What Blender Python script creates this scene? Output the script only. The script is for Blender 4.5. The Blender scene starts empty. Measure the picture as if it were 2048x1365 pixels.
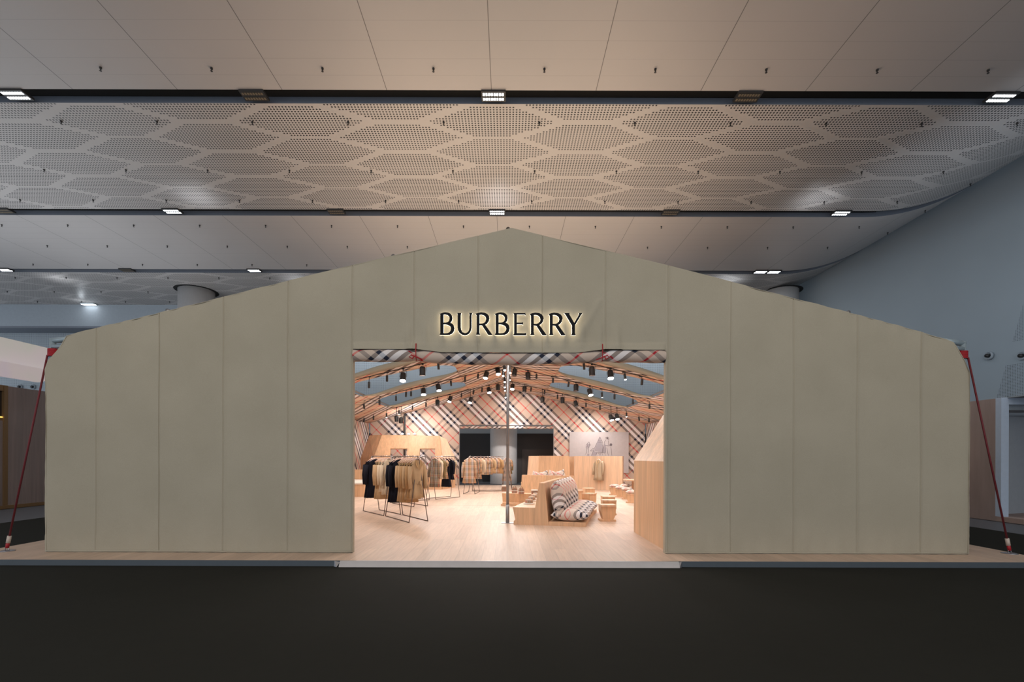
import bpy, bmesh, math, random
from mathutils import Vector, Matrix
C = bpy.context.scene.collection
PI = math.pi
rnd = random.Random(7)
# ---------------------------------------------------------------- camera
F = 967.0; PX, PY = 1015.0, 914.0; EYE = 1.5; ROLL = 0.0027
cam = bpy.data.cameras.new('camera'); camo = bpy.data.objects.new('camera', cam); C.objects.link(camo)
cam.sensor_width = 36; cam.lens = F / 2048 * 36
cam.shift_x = (1024 - PX) / 2048; cam.shift_y = (PY - 682.5) / 2048
cam.clip_end = 200
camo.location = (0, 0, EYE); camo.rotation_euler = (PI / 2, -ROLL, 0)
bpy.context.scene.camera = camo
# ---------------------------------------------------------------- world, exposure
w = bpy.data.worlds.new('world'); bpy.context.scene.world = w; w.use_nodes = True
w.node_tree.nodes['Background'].inputs[0].default_value = (0.80, 0.89, 1.0, 1)
w.node_tree.nodes['Background'].inputs[1].default_value = 1.25
vs = bpy.context.scene.view_settings
vs.view_transform = 'Standard'; vs.look = 'None'; vs.gamma = 1; vs.use_curve_mapping = False; vs.exposure = 0.0
bpy.context.scene.cycles.max_bounces = 8
bpy.context.scene.cycles.sample_clamp_indirect = 4
try: bpy.context.scene.cycles.use_denoising = True
except Exception: pass
# ---------------------------------------------------------------- large lights
def lamp(kind, name, loc, energy, color, rot=(0, 0, 0), **kw):
    l = bpy.data.lights.new(name, kind); l.energy = energy; l.color = color
    for k, v in kw.items(): setattr(l, k, v)
    o = bpy.data.objects.new(name, l); C.objects.link(o); o.location = loc; o.rotation_euler = rot
    return o
WARM = (1.0, 0.77, 0.56); NEUT = (1.0, 0.94, 0.90)
# unseen area lights added to brighten the tent front, ceiling and walls
lamp('AREA', 'front_fill', (0, -1.5, 9.6), 640, (1.0, 0.92, 0.80), (math.radians(52), 0, 0), shape='RECTANGLE', size=26, size_y=1.5)  # fill added for the tent front, not a fixture of the hall
lamp('AREA', 'ceiling_fill', (0, 16.5, 5.6), 640, WARM, (PI, 0, 0), shape='RECTANGLE', size=11, size_y=12)  # upward light added over the roof to warm the ceiling, as spill through its openings
lamp('AREA', 'bulkhead_wash', (0, 27.6, 8.8), 400, (0.86, 0.93, 1.0), (math.radians(60), 0, 0), shape='RECTANGLE', size=24, size_y=0.5)  # one wide light added for the back wall, standing for bulkhead lamps behind the tent
lamp('AREA', 'left_ceiling_fill', (-18, 17, 4.2), 520, (0.90, 0.95, 1.0), (PI, 0, 0), shape='RECTANGLE', size=8, size_y=14)  # upward fill added for the left and rear ceiling, no actual stand lighting
lamp('AREA', 'right_wall_fill', (11.2, 13, 6.5), 160, (0.75, 0.87, 1.0), (math.radians(90), 0, math.radians(-75)), shape='RECTANGLE', size=7, size_y=2)  # bluish fill added to lift the right wall

# ---------------------------------------------------------------- pixel helpers (photograph frame 2048 x 1365)
def unroll(px, py):
    x, y = px - PX, py - PY
    return x + y * ROLL, y - x * ROLL
def P(px, py, Y):
    x, y = unroll(px, py); return Vector((x / F * Y, Y, EYE - y / F * Y))
def G(px, py, z=0.0):
    x, y = unroll(px, py); Y = (EYE - z) * F / y; return Vector((x / F * Y, Y, z))

# ---------------------------------------------------------------- materials
def nt(name):
    m = bpy.data.materials.new(name); m.use_nodes = True
    return m, m.node_tree, m.node_tree.nodes['Principled BSDF']
def setp(b, col=None, rough=None, metal=None, spec=None):
    if col is not None: b.inputs['Base Color'].default_value = (*col, 1)
    if rough is not None: b.inputs['Roughness'].default_value = rough
    if metal is not None: b.inputs['Metallic'].default_value = metal
    if spec is not None: b.inputs['Specular IOR Level'].default_value = spec
class N:
    def __init__(s, t): s.t = t
    def n(s, typ, **kw):
        x = s.t.nodes.new(typ)
        for k, v in kw.items(): setattr(x, k, v)
        return x
    def l(s, a, b): s.t.links.new(a, b)
    def val(s, sock, v):
        if hasattr(v, 'is_linked') or hasattr(v, 'links'): s.l(v, sock)
        else: sock.default_value = v
    def m(s, op, a, b=None, c=None):
        x = s.n('ShaderNodeMath', operation=op)
        s.val(x.inputs[0], a)
        if b is not None: s.val(x.inputs[1], b)
        if c is not None: s.val(x.inputs[2], c)
        return x.outputs[0]
    def dot(s, v, d):
        x = s.n('ShaderNodeVectorMath', operation='DOT_PRODUCT'); s.l(v, x.inputs[0]); x.inputs[1].default_value = d
        return x.outputs['Value']
    def ramp(s, fac, stops, const=False):
        x = s.n('ShaderNodeValToRGB'); r = x.color_ramp
        if const: r.interpolation = 'CONSTANT'
        while len(r.elements) > 1: r.elements.remove(r.elements[-1])
        for i, (p, c) in enumerate(stops):
            e = r.elements[0] if i == 0 else r.elements.new(p)
            e.position = p; e.color = (*c, 1)
        s.l(fac, x.inputs[0]); return x.outputs[0]
    def mix(s, f, a, b, typ='MIX'):
        x = s.n('ShaderNodeMix', data_type='RGBA', blend_type=typ)
        s.val(x.inputs[0], f)
        for k, v in ((6, a), (7, b)):
            if isinstance(v, tuple): x.inputs[k].default_value = (*v, 1)
            else: s.l(v, x.inputs[k])
        return x.outputs[2]
    def noise(s, vec, scale, detail=2, rough=0.5):
        x = s.n('ShaderNodeTexNoise'); x.inputs['Scale'].default_value = scale; x.inputs['Detail'].default_value = detail
        x.inputs['Roughness'].default_value = rough; s.l(vec, x.inputs['Vector']); return x.outputs['Fac']
    def vscale(s, vec, sc):
        x = s.n('ShaderNodeVectorMath', operation='MULTIPLY'); s.l(vec, x.inputs[0]); x.inputs[1].default_value = sc
        return x.outputs[0]
    def bump(s, h, bs, strength=0.3, dist=0.01):
        x = s.n('ShaderNodeBump'); x.inputs['Strength'].default_value = strength; x.inputs['Distance'].default_value = dist
        s.l(h, x.inputs['Height']); s.l(x.outputs[0], bs.inputs['Normal'])
    def obj(s): return s.n('ShaderNodeTexCoord').outputs['Object']
    def uv(s): return s.n('ShaderNodeTexCoord').outputs['UV']
def plain(name, col, rough=0.6, metal=0.0, spec=0.5):
    m, t, b = nt(name); setp(b, col, rough, metal, spec)
    k = N(t); o = k.obj(); f = k.noise(o, 9, 3)
    c = k.mix(f, tuple(x * 0.93 for x in col), tuple(min(1, x * 1.07) for x in col)); k.l(c, b.inputs['Base Color'])
    return m
def emit(name, col, strength):
    m, t, b = nt(name); setp(b, col, 0.5); b.inputs['Emission Color'].default_value = (*col, 1); b.inputs['Emission Strength'].default_value = strength
    return m
TAN = (0.55, 0.43, 0.35); BLK = (0.022, 0.024, 0.040); WHT = (0.84, 0.82, 0.84); RED = (0.62, 0.015, 0.02)
def plaid(name, P1=1.78, P2=2.2, ph1=1.40, ph2=0.90, du=(1, 0, 1), dv=(-1, 0, 1), uvmap=False, tan=TAN, blk=BLK, wht=WHT, red=RED, w2=0.36, bump=True):
    m, t, b = nt(name); setp(b, tan, 0.85, 0, 0.2); k = N(t); o = k.uv() if uvmap else k.obj()
    u = k.m('FRACT', k.m('DIVIDE', k.m('SUBTRACT', k.dot(o, du), ph1), P1))
    v = k.m('FRACT', k.m('DIVIDE', k.m('SUBTRACT', k.dot(o, dv), ph2), P2))
    s1 = [(0, red), (.022, tan), (.26, blk), (.345, wht), (.455, blk), (.54, wht), (.65, blk), (.735, tan), (.978, red)]
    r2 = tuple(0.5 * (a + c) for a, c in zip(red, tan))
    s2 = [(0, red), (.012, tan), (.30, blk), (.37, tan), (.465, blk), (.535, tan), (.63, blk), (.70, tan), (.988, red)]
    c = k.mix(w2, k.ramp(u, s1, True), k.ramp(v, s2, True)); k.l(c, b.inputs['Base Color'])
    if bump: k.bump(k.noise(o, 3, 3), b, 0.25, 0.03)
    return m
def wood(name, col, grain=(22, 22, 1.2), rough=0.45, dark=0.84):
    m, t, b = nt(name); setp(b, col, rough, 0, 0.35); k = N(t); o = k.obj()
    g = k.noise(k.vscale(o, grain), 1.0, 4, 0.6)
    g2 = k.noise(k.vscale(o, tuple(x * 0.22 for x in grain)), 1.0, 2)
    a = k.ramp(g, [(0.3, tuple(x * dark for x in col)), (0.7, tuple(min(1, x * 1.08) for x in col))])
    d = k.ramp(g2, [(0.35, tuple(0.86 for _ in col)), (0.65, (1.04, 1.0, 0.97))])
    k.l(k.mix(1.0, a, d, 'MULTIPLY'), b.inputs['Base Color']); return m
def planks(name, col, rough=0.45, rowh=0.19, bw=1.8):
    m, t, b = nt(name); setp(b, col, rough, 0, 0.4); k = N(t); o = k.obj()
    sw = k.n('ShaderNodeCombineXYZ'); k.l(k.dot(o, (0, 1, 0)), sw.inputs[0]); k.l(k.dot(o, (1, 0, 0)), sw.inputs[1])
    br = k.n('ShaderNodeTexBrick'); k.l(sw.outputs[0], br.inputs['Vector'])
    br.inputs['Scale'].default_value = 1; br.inputs['Brick Width'].default_value = bw; br.inputs['Row Height'].default_value = rowh
    br.inputs['Mortar Size'].default_value = 0.0015; br.inputs['Bias'].default_value = 0.0
    br.inputs['Color1'].default_value = (*[x * 0.90 for x in col], 1); br.inputs['Color2'].default_value = (*[min(1, x * 1.07) for x in col], 1)
    br.inputs['Mortar'].default_value = (*[x * 0.62 for x in col], 1)
    g = k.noise(k.vscale(o, (26, 1.6, 1)), 1, 4, 0.6)
    c = k.mix(1.0, br.outputs['Color'], k.ramp(g, [(0.3, (.86, .84, .82)), (0.7, (1.05, 1.04, 1.03))]), 'MULTIPLY')
    k.l(c, b.inputs['Base Color']); return m
def canvas(name, col, fold=0.12):
    m, t, b = nt(name); setp(b, col, 0.95, 0, 0.1); k = N(t); o = k.obj()
    b.inputs['Sheen Weight'].default_value = 0.08
    f = k.noise(o, 130, 2); f2 = k.noise(o, 1.3, 4); f3 = k.noise(k.vscale(o, (9, 9, 1.3)), 1, 4)
    c = k.mix(f, tuple(x * 0.90 for x in col), tuple(x * 1.10 for x in col))
    c2 = k.mix(1.0, c, k.ramp(f2, [(0.3, (.95, .95, .94)), (0.7, (1.04, 1.04, 1.04))]), 'MULTIPLY')
    k.l(c2, b.inputs['Base Color'])
    h = k.m('ADD', k.m('MULTIPLY', f, 0.02), k.m('MULTIPLY', f3, fold)); k.bump(h, b, 0.5, 0.06); return m
def perforated(name, col, axis=(0, 1), pitch=0.085, rad=0.0245, mask='hex', rough=0.42, side=None):
    """panel with a square grid of drilled holes; the holes keep to hexagonal fields (ceiling) or leave bands (wall)"""
    m, t, b = nt(name); setp(b, col, rough, 0, 0.5); k = N(t); o = k.obj()
    ax = [(1, 0, 0), (0, 1, 0), (0, 0, 1)]
    u = k.dot(o, ax[axis[0]]); v = k.dot(o, ax[axis[1]])
    fu = k.m('SUBTRACT', k.m('FRACT', k.m('DIVIDE', u, pitch)), 0.5); fv = k.m('SUBTRACT', k.m('FRACT', k.m('DIVIDE', v, pitch)), 0.5)
    d2 = k.m('ADD', k.m('MULTIPLY', fu, fu), k.m('MULTIPLY', fv, fv)); hole = k.m('LESS_THAN', d2, (rad / pitch) ** 2)
    if mask == 'hex':
        # snap to hole centres so that fields end on whole holes
        uc = k.m('MULTIPLY', k.m('ADD', k.m('FLOOR', k.m('DIVIDE', u, pitch)), 0.5), pitch)
        vc = k.m('MULTIPLY', k.m('ADD', k.m('FLOOR', k.m('DIVIDE', v, pitch)), 0.5), pitch)
        res = None
        for ox, oy in ((-0.45, 13.0), (2.12, 13.635)):
            q = k.m('DIVIDE', k.m('SUBTRACT', uc, ox), 5.14); qx = k.m('MULTIPLY', k.m('ABSOLUTE', k.m('SUBTRACT', k.m('FRACT', k.m('ADD', q, 0.5)), 0.5)), 5.14)
            r = k.m('DIVIDE', k.m('SUBTRACT', vc, oy), 1.27); qy = k.m('MULTIPLY', k.m('ABSOLUTE', k.m('SUBTRACT', k.m('FRACT', k.m('ADD', r, 0.5)), 0.5)), 1.27)
            a = k.m('LESS_THAN', k.m('ADD', k.m('DIVIDE', qx, 1.72), k.m('MULTIPLY', k.m('DIVIDE', qy, 0.58), 0.70)), 1.0)
            c = k.m('MULTIPLY', a, k.m('LESS_THAN', qy, 0.575)); res = c if res is None else k.m('MAXIMUM', res, c)
        hole = k.m('MULTIPLY', hole, res)
    if side == 'right':   # the drilled field on the right wall starts at a slanted line
        z = k.dot(o, (0, 0, 1)); y = k.dot(o, (0, 1, 0))
        lim = k.m('SUBTRACT', 18.6, k.m('MULTIPLY', k.m('SUBTRACT', z, 3.79), 0.26))
        band = k.m('GREATER_THAN', k.m('ABSOLUTE', k.m('SUBTRACT', z, 5.42)), 0.42)
        hole = k.m('MULTIPLY', k.m('MULTIPLY', hole, k.m('LESS_THAN', y, lim)), band)
    f2 = k.noise(o, 0.6, 2)
    base = k.mix(f2, tuple(x * 0.95 for x in col), tuple(x * 1.05 for x in col))
    k.l(k.mix(hole, base, (0.012, 0.012, 0.014)), b.inputs['Base Color']); return m
def jointed(name, col, rough=0.42):
    """smooth ceiling sheets with hairline joints"""
    m, t, b = nt(name); setp(b, col, rough, 0, 0.5); k = N(t); o = k.obj()
    x = k.dot(o, (1, 0, 0)); y = k.dot(o, (0, 1, 0))
    jx = k.m('ABSOLUTE', k.m('SUBTRACT', k.m('FRACT', k.m('ADD', k.m('DIVIDE', k.m('ADD', x, 0.42), 2.57), 0.5)), 0.5))
    jy = k.m('ABSOLUTE', k.m('SUBTRACT', k.m('FRACT', k.m('ADD', k.m('DIVIDE', k.m('SUBTRACT', y, 9.97), 0.48), 0.5)), 0.5))
    a = k.m('LESS_THAN', jx, 0.0032); c = k.m('LESS_THAN', jy, 0.008)
    base = k.mix(k.noise(o, 0.5, 2), tuple(v * 0.95 for v in col), tuple(v * 1.05 for v in col))
    q = k.mix(k.m('MULTIPLY', c, 0.30), base, (0.10, 0.09, 0.09)); k.l(k.mix(k.m('MULTIPLY', a, 0.8), q, (0.05, 0.045, 0.04)), b.inputs['Base Color'])
    return m
M = {}
M['canvas'] = canvas('canvas_beige', (0.395, 0.345, 0.262))
M['lining_wall'] = plaid('check_lining_back')
M['lining_side'] = plaid('check_lining_side', du=(0, 1, 1), dv=(0, -1, 1))
M['lining_roof'] = plaid('check_lining_roof', P1=2.3, P2=2.8, du=(1, 1, 0), dv=(-1, 1, 0), tan=(0.66, 0.49, 0.37))
M['lining_roll'] = plaid('check_lining_roll', P1=1.15, P2=1.5, w2=0.45, du=(1, 1, 0), dv=(-1, 1, 0), uvmap=True, ph1=0.28, ph2=0.3)
M['cushion'] = plaid('check_cushion', P1=0.70, P2=0.70, ph1=0.1, ph2=0.2, du=(1, 0.15, 1), dv=(-1, 0.3, 1), tan=(0.66, 0.55, 0.48), w2=0.42)
M['check_small'] = plaid('check_cloth', P1=0.22, P2=0.22, ph1=0.0, ph2=0.05, du=(1, 0.3, 0), dv=(0, 0, 1), tan=(0.52, 0.36, 0.22), w2=0.48, bump=False)
M['check_dark'] = plaid('check_cloth_dark', P1=0.2, P2=0.24, ph1=0.0, ph2=0.05, du=(1, 0.3, 0), dv=(0, 0, 1), tan=(0.34, 0.26, 0.17), wht=(0.5, 0.45, 0.4), w2=0.48, bump=False)
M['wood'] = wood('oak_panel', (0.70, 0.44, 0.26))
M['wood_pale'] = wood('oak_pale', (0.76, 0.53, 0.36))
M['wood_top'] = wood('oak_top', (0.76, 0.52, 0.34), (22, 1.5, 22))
M['deck'] = planks('oak_deck', (0.60, 0.44, 0.335))
M['steel'] = plain('brushed_steel', (0.42, 0.41, 0.43), 0.42, 1.0)
M['deck_edge'] = plain('deck_edge_metal', (0.10, 0.115, 0.13), 0.5, 0.4)
M['pole'] = plain('grey_pole', (0.30, 0.29, 0.29), 0.4, 0.7)
M['tube'] = plain('blue_grey_tube', (0.30, 0.36, 0.39), 0.35, 0.2)
M['rack'] = plain('bronze_rail', (0.20, 0.16, 0.14), 0.35, 0.8)
M['chrome'] = plain('rail_chrome', (0.55, 0.53, 0.52), 0.25, 1.0)
M['black'] = plain('black_metal', (0.018, 0.017, 0.017), 0.5)
M['truss'] = plain('dark_truss', (0.06, 0.05, 0.045), 0.5, 0.3)
M['red'] = plain('red_cord', (0.36, 0.008, 0.015), 0.6)
M['darkred'] = plain('dark_red_rope', (0.14, 0.01, 0.015), 0.7)
M['ceil'] = jointed('ceiling_sheet', (0.42, 0.395, 0.385))
M['perf'] = perforated('ceiling_perforated', (0.44, 0.415, 0.40))
M['fascia'] = plain('ceiling_fascia', (0.13, 0.145, 0.175), 0.5)
M['void'] = plain('ceiling_void', (0.004, 0.004, 0.004), 0.9)
M['wallgrey'] = plain('hall_wall', (0.30, 0.335, 0.37), 0.8)
M['wallperf'] = perforated('hall_wall_perforated', (0.33, 0.37, 0.40), (0, 2), 0.066, 0.015, None, 0.7)
M['rwall'] = perforated('right_wall_panel', (0.285, 0.33, 0.365), (1, 2), 0.055, 0.013, None, 0.8, side='right')
M['charcoal'] = plain('charcoal_wall', (0.022, 0.024, 0.028), 0.6)
M['umber'] = plain('umber_wall', (0.020, 0.012, 0.010), 0.5)
M['carpet'] = plain('dark_carpet', (0.019, 0.0185, 0.0150), 0.95, 0, 0.12)
M['hallfloor'] = plain('grey_hall_floor', (0.11, 0.115, 0.13), 0.5)
M['column'] = plain('column_render', (0.48, 0.47, 0.47), 0.7)
M['letter'] = plain('letter_black', (0.005, 0.005, 0.007), 0.6, 0, 0.15)
M['halo'] = emit('letter_backlight', (1.0, 0.92, 0.74), 3.6)
M['led'] = emit('led_white', (0.92, 0.97, 1.0), 7.0)
M['led_off'] = plain('led_unlit', (0.15, 0.12, 0.08), 0.4)
M['lens'] = emit('spot_lens_lit', (1.0, 0.97, 0.95), 30.0)
M['lens_off'] = plain('spot_lens_dark', (0.05, 0.045, 0.05), 0.2)
M['coat_black'] = plain('wool_black', (0.010, 0.010, 0.018), 0.9, 0, 0.2)
M['coat_beige'] = plain('gabardine_beige', (0.55, 0.37, 0.21), 0.85, 0, 0.2)
M['coat_honey'] = plain('gabardine_honey', (0.48, 0.29, 0.14), 0.85, 0, 0.2)
M['coat_cream'] = plain('cotton_cream', (0.72, 0.58, 0.42), 0.85, 0, 0.2)
M['coat_khaki'] = plain('gabardine_khaki', (0.45, 0.345, 0.235), 0.85, 0, 0.2)
M['coat_olive'] = plain('cotton_olive', (0.22, 0.16, 0.08), 0.85, 0, 0.2)
M['hanger'] = plain('hanger_wood', (0.72, 0.48, 0.38), 0.5)
M['bag'] = plaid('bag_check', P1=0.13, P2=0.13, ph1=0.02, ph2=0.03, du=(1, 0.7, 0), dv=(0, 0, 1), tan=(0.34, 0.20, 0.13), blk=(0.03, 0.02, 0.02), wht=(0.45, 0.33, 0.28), w2=0.5, bump=False)
M['hat'] = plaid('hat_check', P1=0.11, P2=0.11, ph1=0.0, ph2=0.02, du=(1, 0.7, 0), dv=(0, 0, 1), tan=(0.62, 0.46, 0.33), wht=(0.8, 0.75, 0.7), w2=0.5, bump=False)
M['brim'] = plain('hat_brim', (0.74, 0.68, 0.60), 0.8)
M['board'] = plain('grey_board', (0.45, 0.41, 0.41), 0.6)
M['ink'] = plain('sketch_ink', (0.14, 0.12, 0.13), 0.8)
M['ink_soft'] = plain('sketch_wash', (0.30, 0.27, 0.29), 0.8)
M['booth_wood'] = wood('booth_taupe', (0.25, 0.20, 0.19), (14, 14, 0.6), 0.6, 0.86)
M['booth_pink'] = wood('booth_pink', (0.38, 0.29, 0.26), (5, 5, 1), 0.7, 0.93)
M['booth_white'] = plain('booth_white', (0.50, 0.58, 0.70), 0.5)
M['booth_glass'] = plain('booth_glass', (0.42, 0.44, 0.47), 0.25)
M['gold'] = plain('booth_gold', (0.22, 0.13, 0.06), 0.4, 0.3)
M['tag'] = plain('rope_tag', (0.55, 0.45, 0.38), 0.6)

# ---------------------------------------------------------------- mesh builder
class MB:
    def __init__(s): s.v = []; s.f = []; s.mi = []; s.cur = 0; s.uv = None
    def q(s, pts):
        i = len(s.v); s.v += [tuple(p) for p in pts]; s.f.append(tuple(range(i, i + len(pts)))); s.mi.append(s.cur); return s
    def grid(s, rows, closed=False):
        i = len(s.v); n = len(rows[0])
        for r in rows: s.v += [tuple(p) for p in r]
        for a in range(len(rows) - 1):
            for b in range(n if closed else n - 1):
                c = (b + 1) % n; s.f.append((i + a * n + b, i + a * n + c, i + (a + 1) * n + c, i + (a + 1) * n + b)); s.mi.append(s.cur)
        return s
    def cap(s, ring): return s.q(ring)
    def box(s, a, b, M4=None):
        (x0, y0, z0), (x1, y1, z1) = a, b
        return s.prism([(x0, y0, z0), (x1, y0, z0), (x1, y1, z0), (x0, y1, z0)], (0, 0, z1 - z0), M4)
    def prism(s, poly, d, M4=None):
        A = [Vector(p) for p in poly]; B = [p + Vector(d) for p in A]
        if M4: A = [M4 @ p for p in A]; B = [M4 @ p for p in B]
        i = len(s.v); n = len(A); s.v += [tuple(p) for p in A + B]
        s.f.append(tuple(range(i, i + n))[::-1]); s.f.append(tuple(range(i + n, i + 2 * n)))
        for k in range(n): s.f.append((i + k, i + (k + 1) % n, i + n + (k + 1) % n, i + n + k))
        s.mi += [s.cur] * (n + 2); return s
    def tube(s, pts, r, n=8, caps=True):
        pts = [Vector(p) for p in pts]; rs = r if isinstance(r, (list, tuple)) else [r] * len(pts); rows = []
        for k, p in enumerate(pts):
            t = (pts[min(k + 1, len(pts) - 1)] - pts[max(k - 1, 0)]).normalized()
            up = Vector((0, 0, 1)) if abs(t.z) < 0.95 else Vector((1, 0, 0))
            a = t.cross(up).normalized(); b = t.cross(a)
            rows.append([p + (a * math.cos(2 * PI * j / n) + b * math.sin(2 * PI * j / n)) * rs[k] for j in range(n)])
        s.grid(rows, True)
        if caps: s.cap(rows[0][::-1]); s.cap(rows[-1])
        return s
    def lathe(s, prof, c=(0, 0, 0), n=20, M4=None):
        rows = []
        for r, z in prof:
            ring = [Vector((c[0] + r * math.cos(2 * PI * j / n), c[1] + r * math.sin(2 * PI * j / n), c[2] + z)) for j in range(n)]
            rows.append([M4 @ p for p in ring] if M4 else ring)
        s.grid(rows, True); s.cap(rows[0][::-1]); s.cap(rows[-1]); return s
    def build(s, name, mats, parent=None, smooth=False, loc=None, fix=True):
        me = bpy.data.meshes.new(name); me.from_pydata(s.v, [], s.f)
        if not isinstance(mats, (list, tuple)): mats = [mats]
        for m in mats: me.materials.append(M[m] if isinstance(m, str) else m)
        me.polygons.foreach_set('material_index', s.mi)
        if s.uv:
            ul = me.uv_layers.new(name='UVMap')
            for lp in me.loops: ul.data[lp.index].uv = s.uv[lp.vertex_index]
        if fix:
            bm = bmesh.new(); bm.from_mesh(me)
            if not s.uv: bmesh.ops.remove_doubles(bm, verts=bm.verts, dist=1e-5)
            bmesh.ops.recalc_face_normals(bm, faces=bm.faces); bm.to_mesh(me); bm.free()
        if smooth: me.polygons.foreach_set('use_smooth', [True] * len(me.polygons))
        o = bpy.data.objects.new(name, me); C.objects.link(o)
        if parent: o.parent = parent
        if loc is not None: o.location = loc
        return o
def tag(o, label, cat, group=None, kind=None):
    o['label'] = label; o['category'] = cat
    if group: o['group'] = group
    if kind: o['kind'] = kind
    return o
def thing(name, label, cat, loc=(0, 0, 0), rz=0, group=None):
    o = bpy.data.objects.new(name, None); C.objects.link(o); o.empty_display_size = 0.2
    o.location = loc; o.rotation_euler = (0, 0, rz); return tag(o, label, cat, group)
def struct(o): o['kind'] = 'structure'; return o
def copy_tree(o, parent=None):
    c = o.copy(); C.objects.link(c); c.parent = parent
    for ch in [x for x in bpy.data.objects if x.parent == o]: copy_tree(ch, c)
    return c
def solidify(o, th, off=-1, mo=0):
    md = o.modifiers.new('thickness', 'SOLIDIFY'); md.thickness = th; md.offset = off; md.material_offset = mo; return o

# ================================================================ THE HALL
FZ = -0.08
struct(MB().box((-34, -9, FZ - 0.2), (22, 31, FZ - 0.012)).build('floor', 'hallfloor'))
cp = MB().box((-11.8, -9, FZ - 0.012), (10.65, 26, FZ)).build('carpet', 'carpet')
tag(cp, 'flat near-black carpet spread around the wooden stage', 'carpet')
CZ = EYE + 9.0
def rise(x): return 0.07 * (x - 13.2) ** 2 if x > 13.2 else 0.0
WALLK = [(20.0, -9), (19.6, 14), (18.9, 17.6), (17.85, 23.3), (16.2, 27.3), (15.2, 30.4)]
def lag(y):
    K = WALLK[1:]
    return sum(x * math.prod([(y - q[1]) / (yy - q[1]) for q in K if q[1] != yy]) for x, yy in K)
WALLR = [(20.0, -9), (19.8, 8)] + [(lag(14 + 16.4 * i / 24), 14 + 16.4 * i / 24) for i in range(25)]
def wx(y):
    for (a, b), (c, d) in zip(WALLR, WALLR[1:]):
        if b <= y <= d: return a + (c - a) * (y - b) / (d - b)
    return WALLR[-1][0]
def ceil_panel(y0, y1, mat, front=True, fh=0.168):
    mb = MB(); n = 60
    ny = 6; rows = []
    for j in range(ny + 1):
        y = y0 + (y1 - y0) * j / ny; xe = wx(y) + 0.15
        xs = [-33.5 + 44.7 * i / 8 for i in range(9)] + [11.2 + (xe - 11.2) * i / n for i in range(1, n + 1)]
        rows.append([(x, y, CZ + rise(x)) for x in xs])
    mb.grid(rows)
    if front:
        mb.cur = 1; mb.grid([[(x, y, z) for x, y, z in rows[0]], [(x, y, z + fh) for x, y, z in rows[0]]])
        mb.grid([[(x, y, z + fh) for x, y, z in rows[0]], [(x, y + 0.3, z + fh) for x, y, z in rows[0]]])
    mb.cur = 1
    mb.grid([[(x, y, z) for x, y, z in rows[-1]], [(x, y, z + 0.05) for x, y, z in rows[-1]]])
    return struct(mb.build('ceiling', [mat, 'fascia'], smooth=False, fix=False))
ceil_panel(-9, 11.87, 'ceil', False)
ceil_panel(12.33, 17.63, 'perf'); ceil_panel(18.09, 23.3, 'ceil'); ceil_panel(23.74, 28.8, 'perf')
# black void over the slots
mb = MB(); mb.box((-33.5, -9, CZ + 2.9), (20.2, 31, CZ + 3.0))
for y in (11.98, 17.72, 23.4):
    rows = [[], []]
    for i in range(70):
        x = -33.5 + i * (wx(y) + 33.5) / 69
        rows[0].append((x, y + 0.36, CZ + rise(x) + 0.172)); rows[1].append((x, y - 0.2, CZ + rise(x) + 0.5))
    mb.grid(rows)
struct(mb.build('ceiling', 'void', fix=False))
# right wall, back wall, left wall, bulkhead
mb = MB(); mb.grid([[(x, y, FZ) for x, y in WALLR], [(x, y, CZ + 3) for x, y in WALLR]])
struct(mb.build('wall_right', 'rwall', smooth=True, fix=False))
mb = MB(); mb.box((-34, 28.8, 9.21), (17, 29.0, CZ + 0.05))
struct(mb.build('wall_bulkhead', 'wallgrey'))
mb = MB(); mb.box((-34, 28.8, 9.1), (17, 30.2, 9.21)); struct(mb.build('ceiling', 'fascia'))
mb = MB(); mb.box((-34, 30.0, 2.93), (17, 30.2, 9.3)); struct(mb.build('wall_back', 'wallperf'))
mb = MB(); mb.box((-34, 30.0, FZ), (0.3, 30.2, 2.93)); struct(mb.build('wall_back', 'charcoal'))
mb = MB(); mb.box((0.3, 29.8, FZ), (17, 30.2, 2.93)); struct(mb.build('wall_back', 'umber'))
# timber doors in the umber wall: frame with two leaves, curved pulls
d = struct(MB().box((0.9, 29.72, FZ), (3.1, 29.8, 1.95)).build('door_1', plain('door_umber', (0.035, 0.018, 0.012), 0.4)))
for sx in (-1, 1):
    pts = [(2.0 + sx * (0.16 + 0.12 * math.sin(PI * k / 10)), 29.66, 0.3 + 1.3 * k / 10) for k in range(11)]
    MB().tube(pts, 0.014, 6).build('door_handle', 'gold', d)
# columns
def column(px, label, Y, r, top=CZ, collar=True):
    c = P(px, 700, Y); t = thing('column', label, 'column', (c.x, Y, FZ))
    MB().lathe([(r * 1.0, 0), (r, 0.02), (r, top - FZ)], n=48).build('shaft', 'column', t, True)
    if collar:
        mb = MB(); n = 48
        mb.grid([[(rr * math.cos(2 * PI * j / n), rr * math.sin(2 * PI * j / n), z) for j in range(n)] for rr, z in ((r * 1.22, top - FZ - 0.004), (r * 1.005, top - FZ - 0.004))], True)
        mb.build('ceiling_ring', 'void', t)
    else: MB().lathe([(r * 0.97, 0), (r * 0.97, 0.06)], n=48).build('plinth', 'charcoal', t)
    return t
column(393, 'round pale column rising behind the left roof slope of the tent', 26.4, 0.87)
column(1561, 'round pale column beside the grey wall, right of the tent ridge', 26.4, 0.87, CZ + 0.05)
column(1007.7, 'round white column seen through the rear doorway of the tent', 28.4, 0.79, collar=False)
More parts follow.
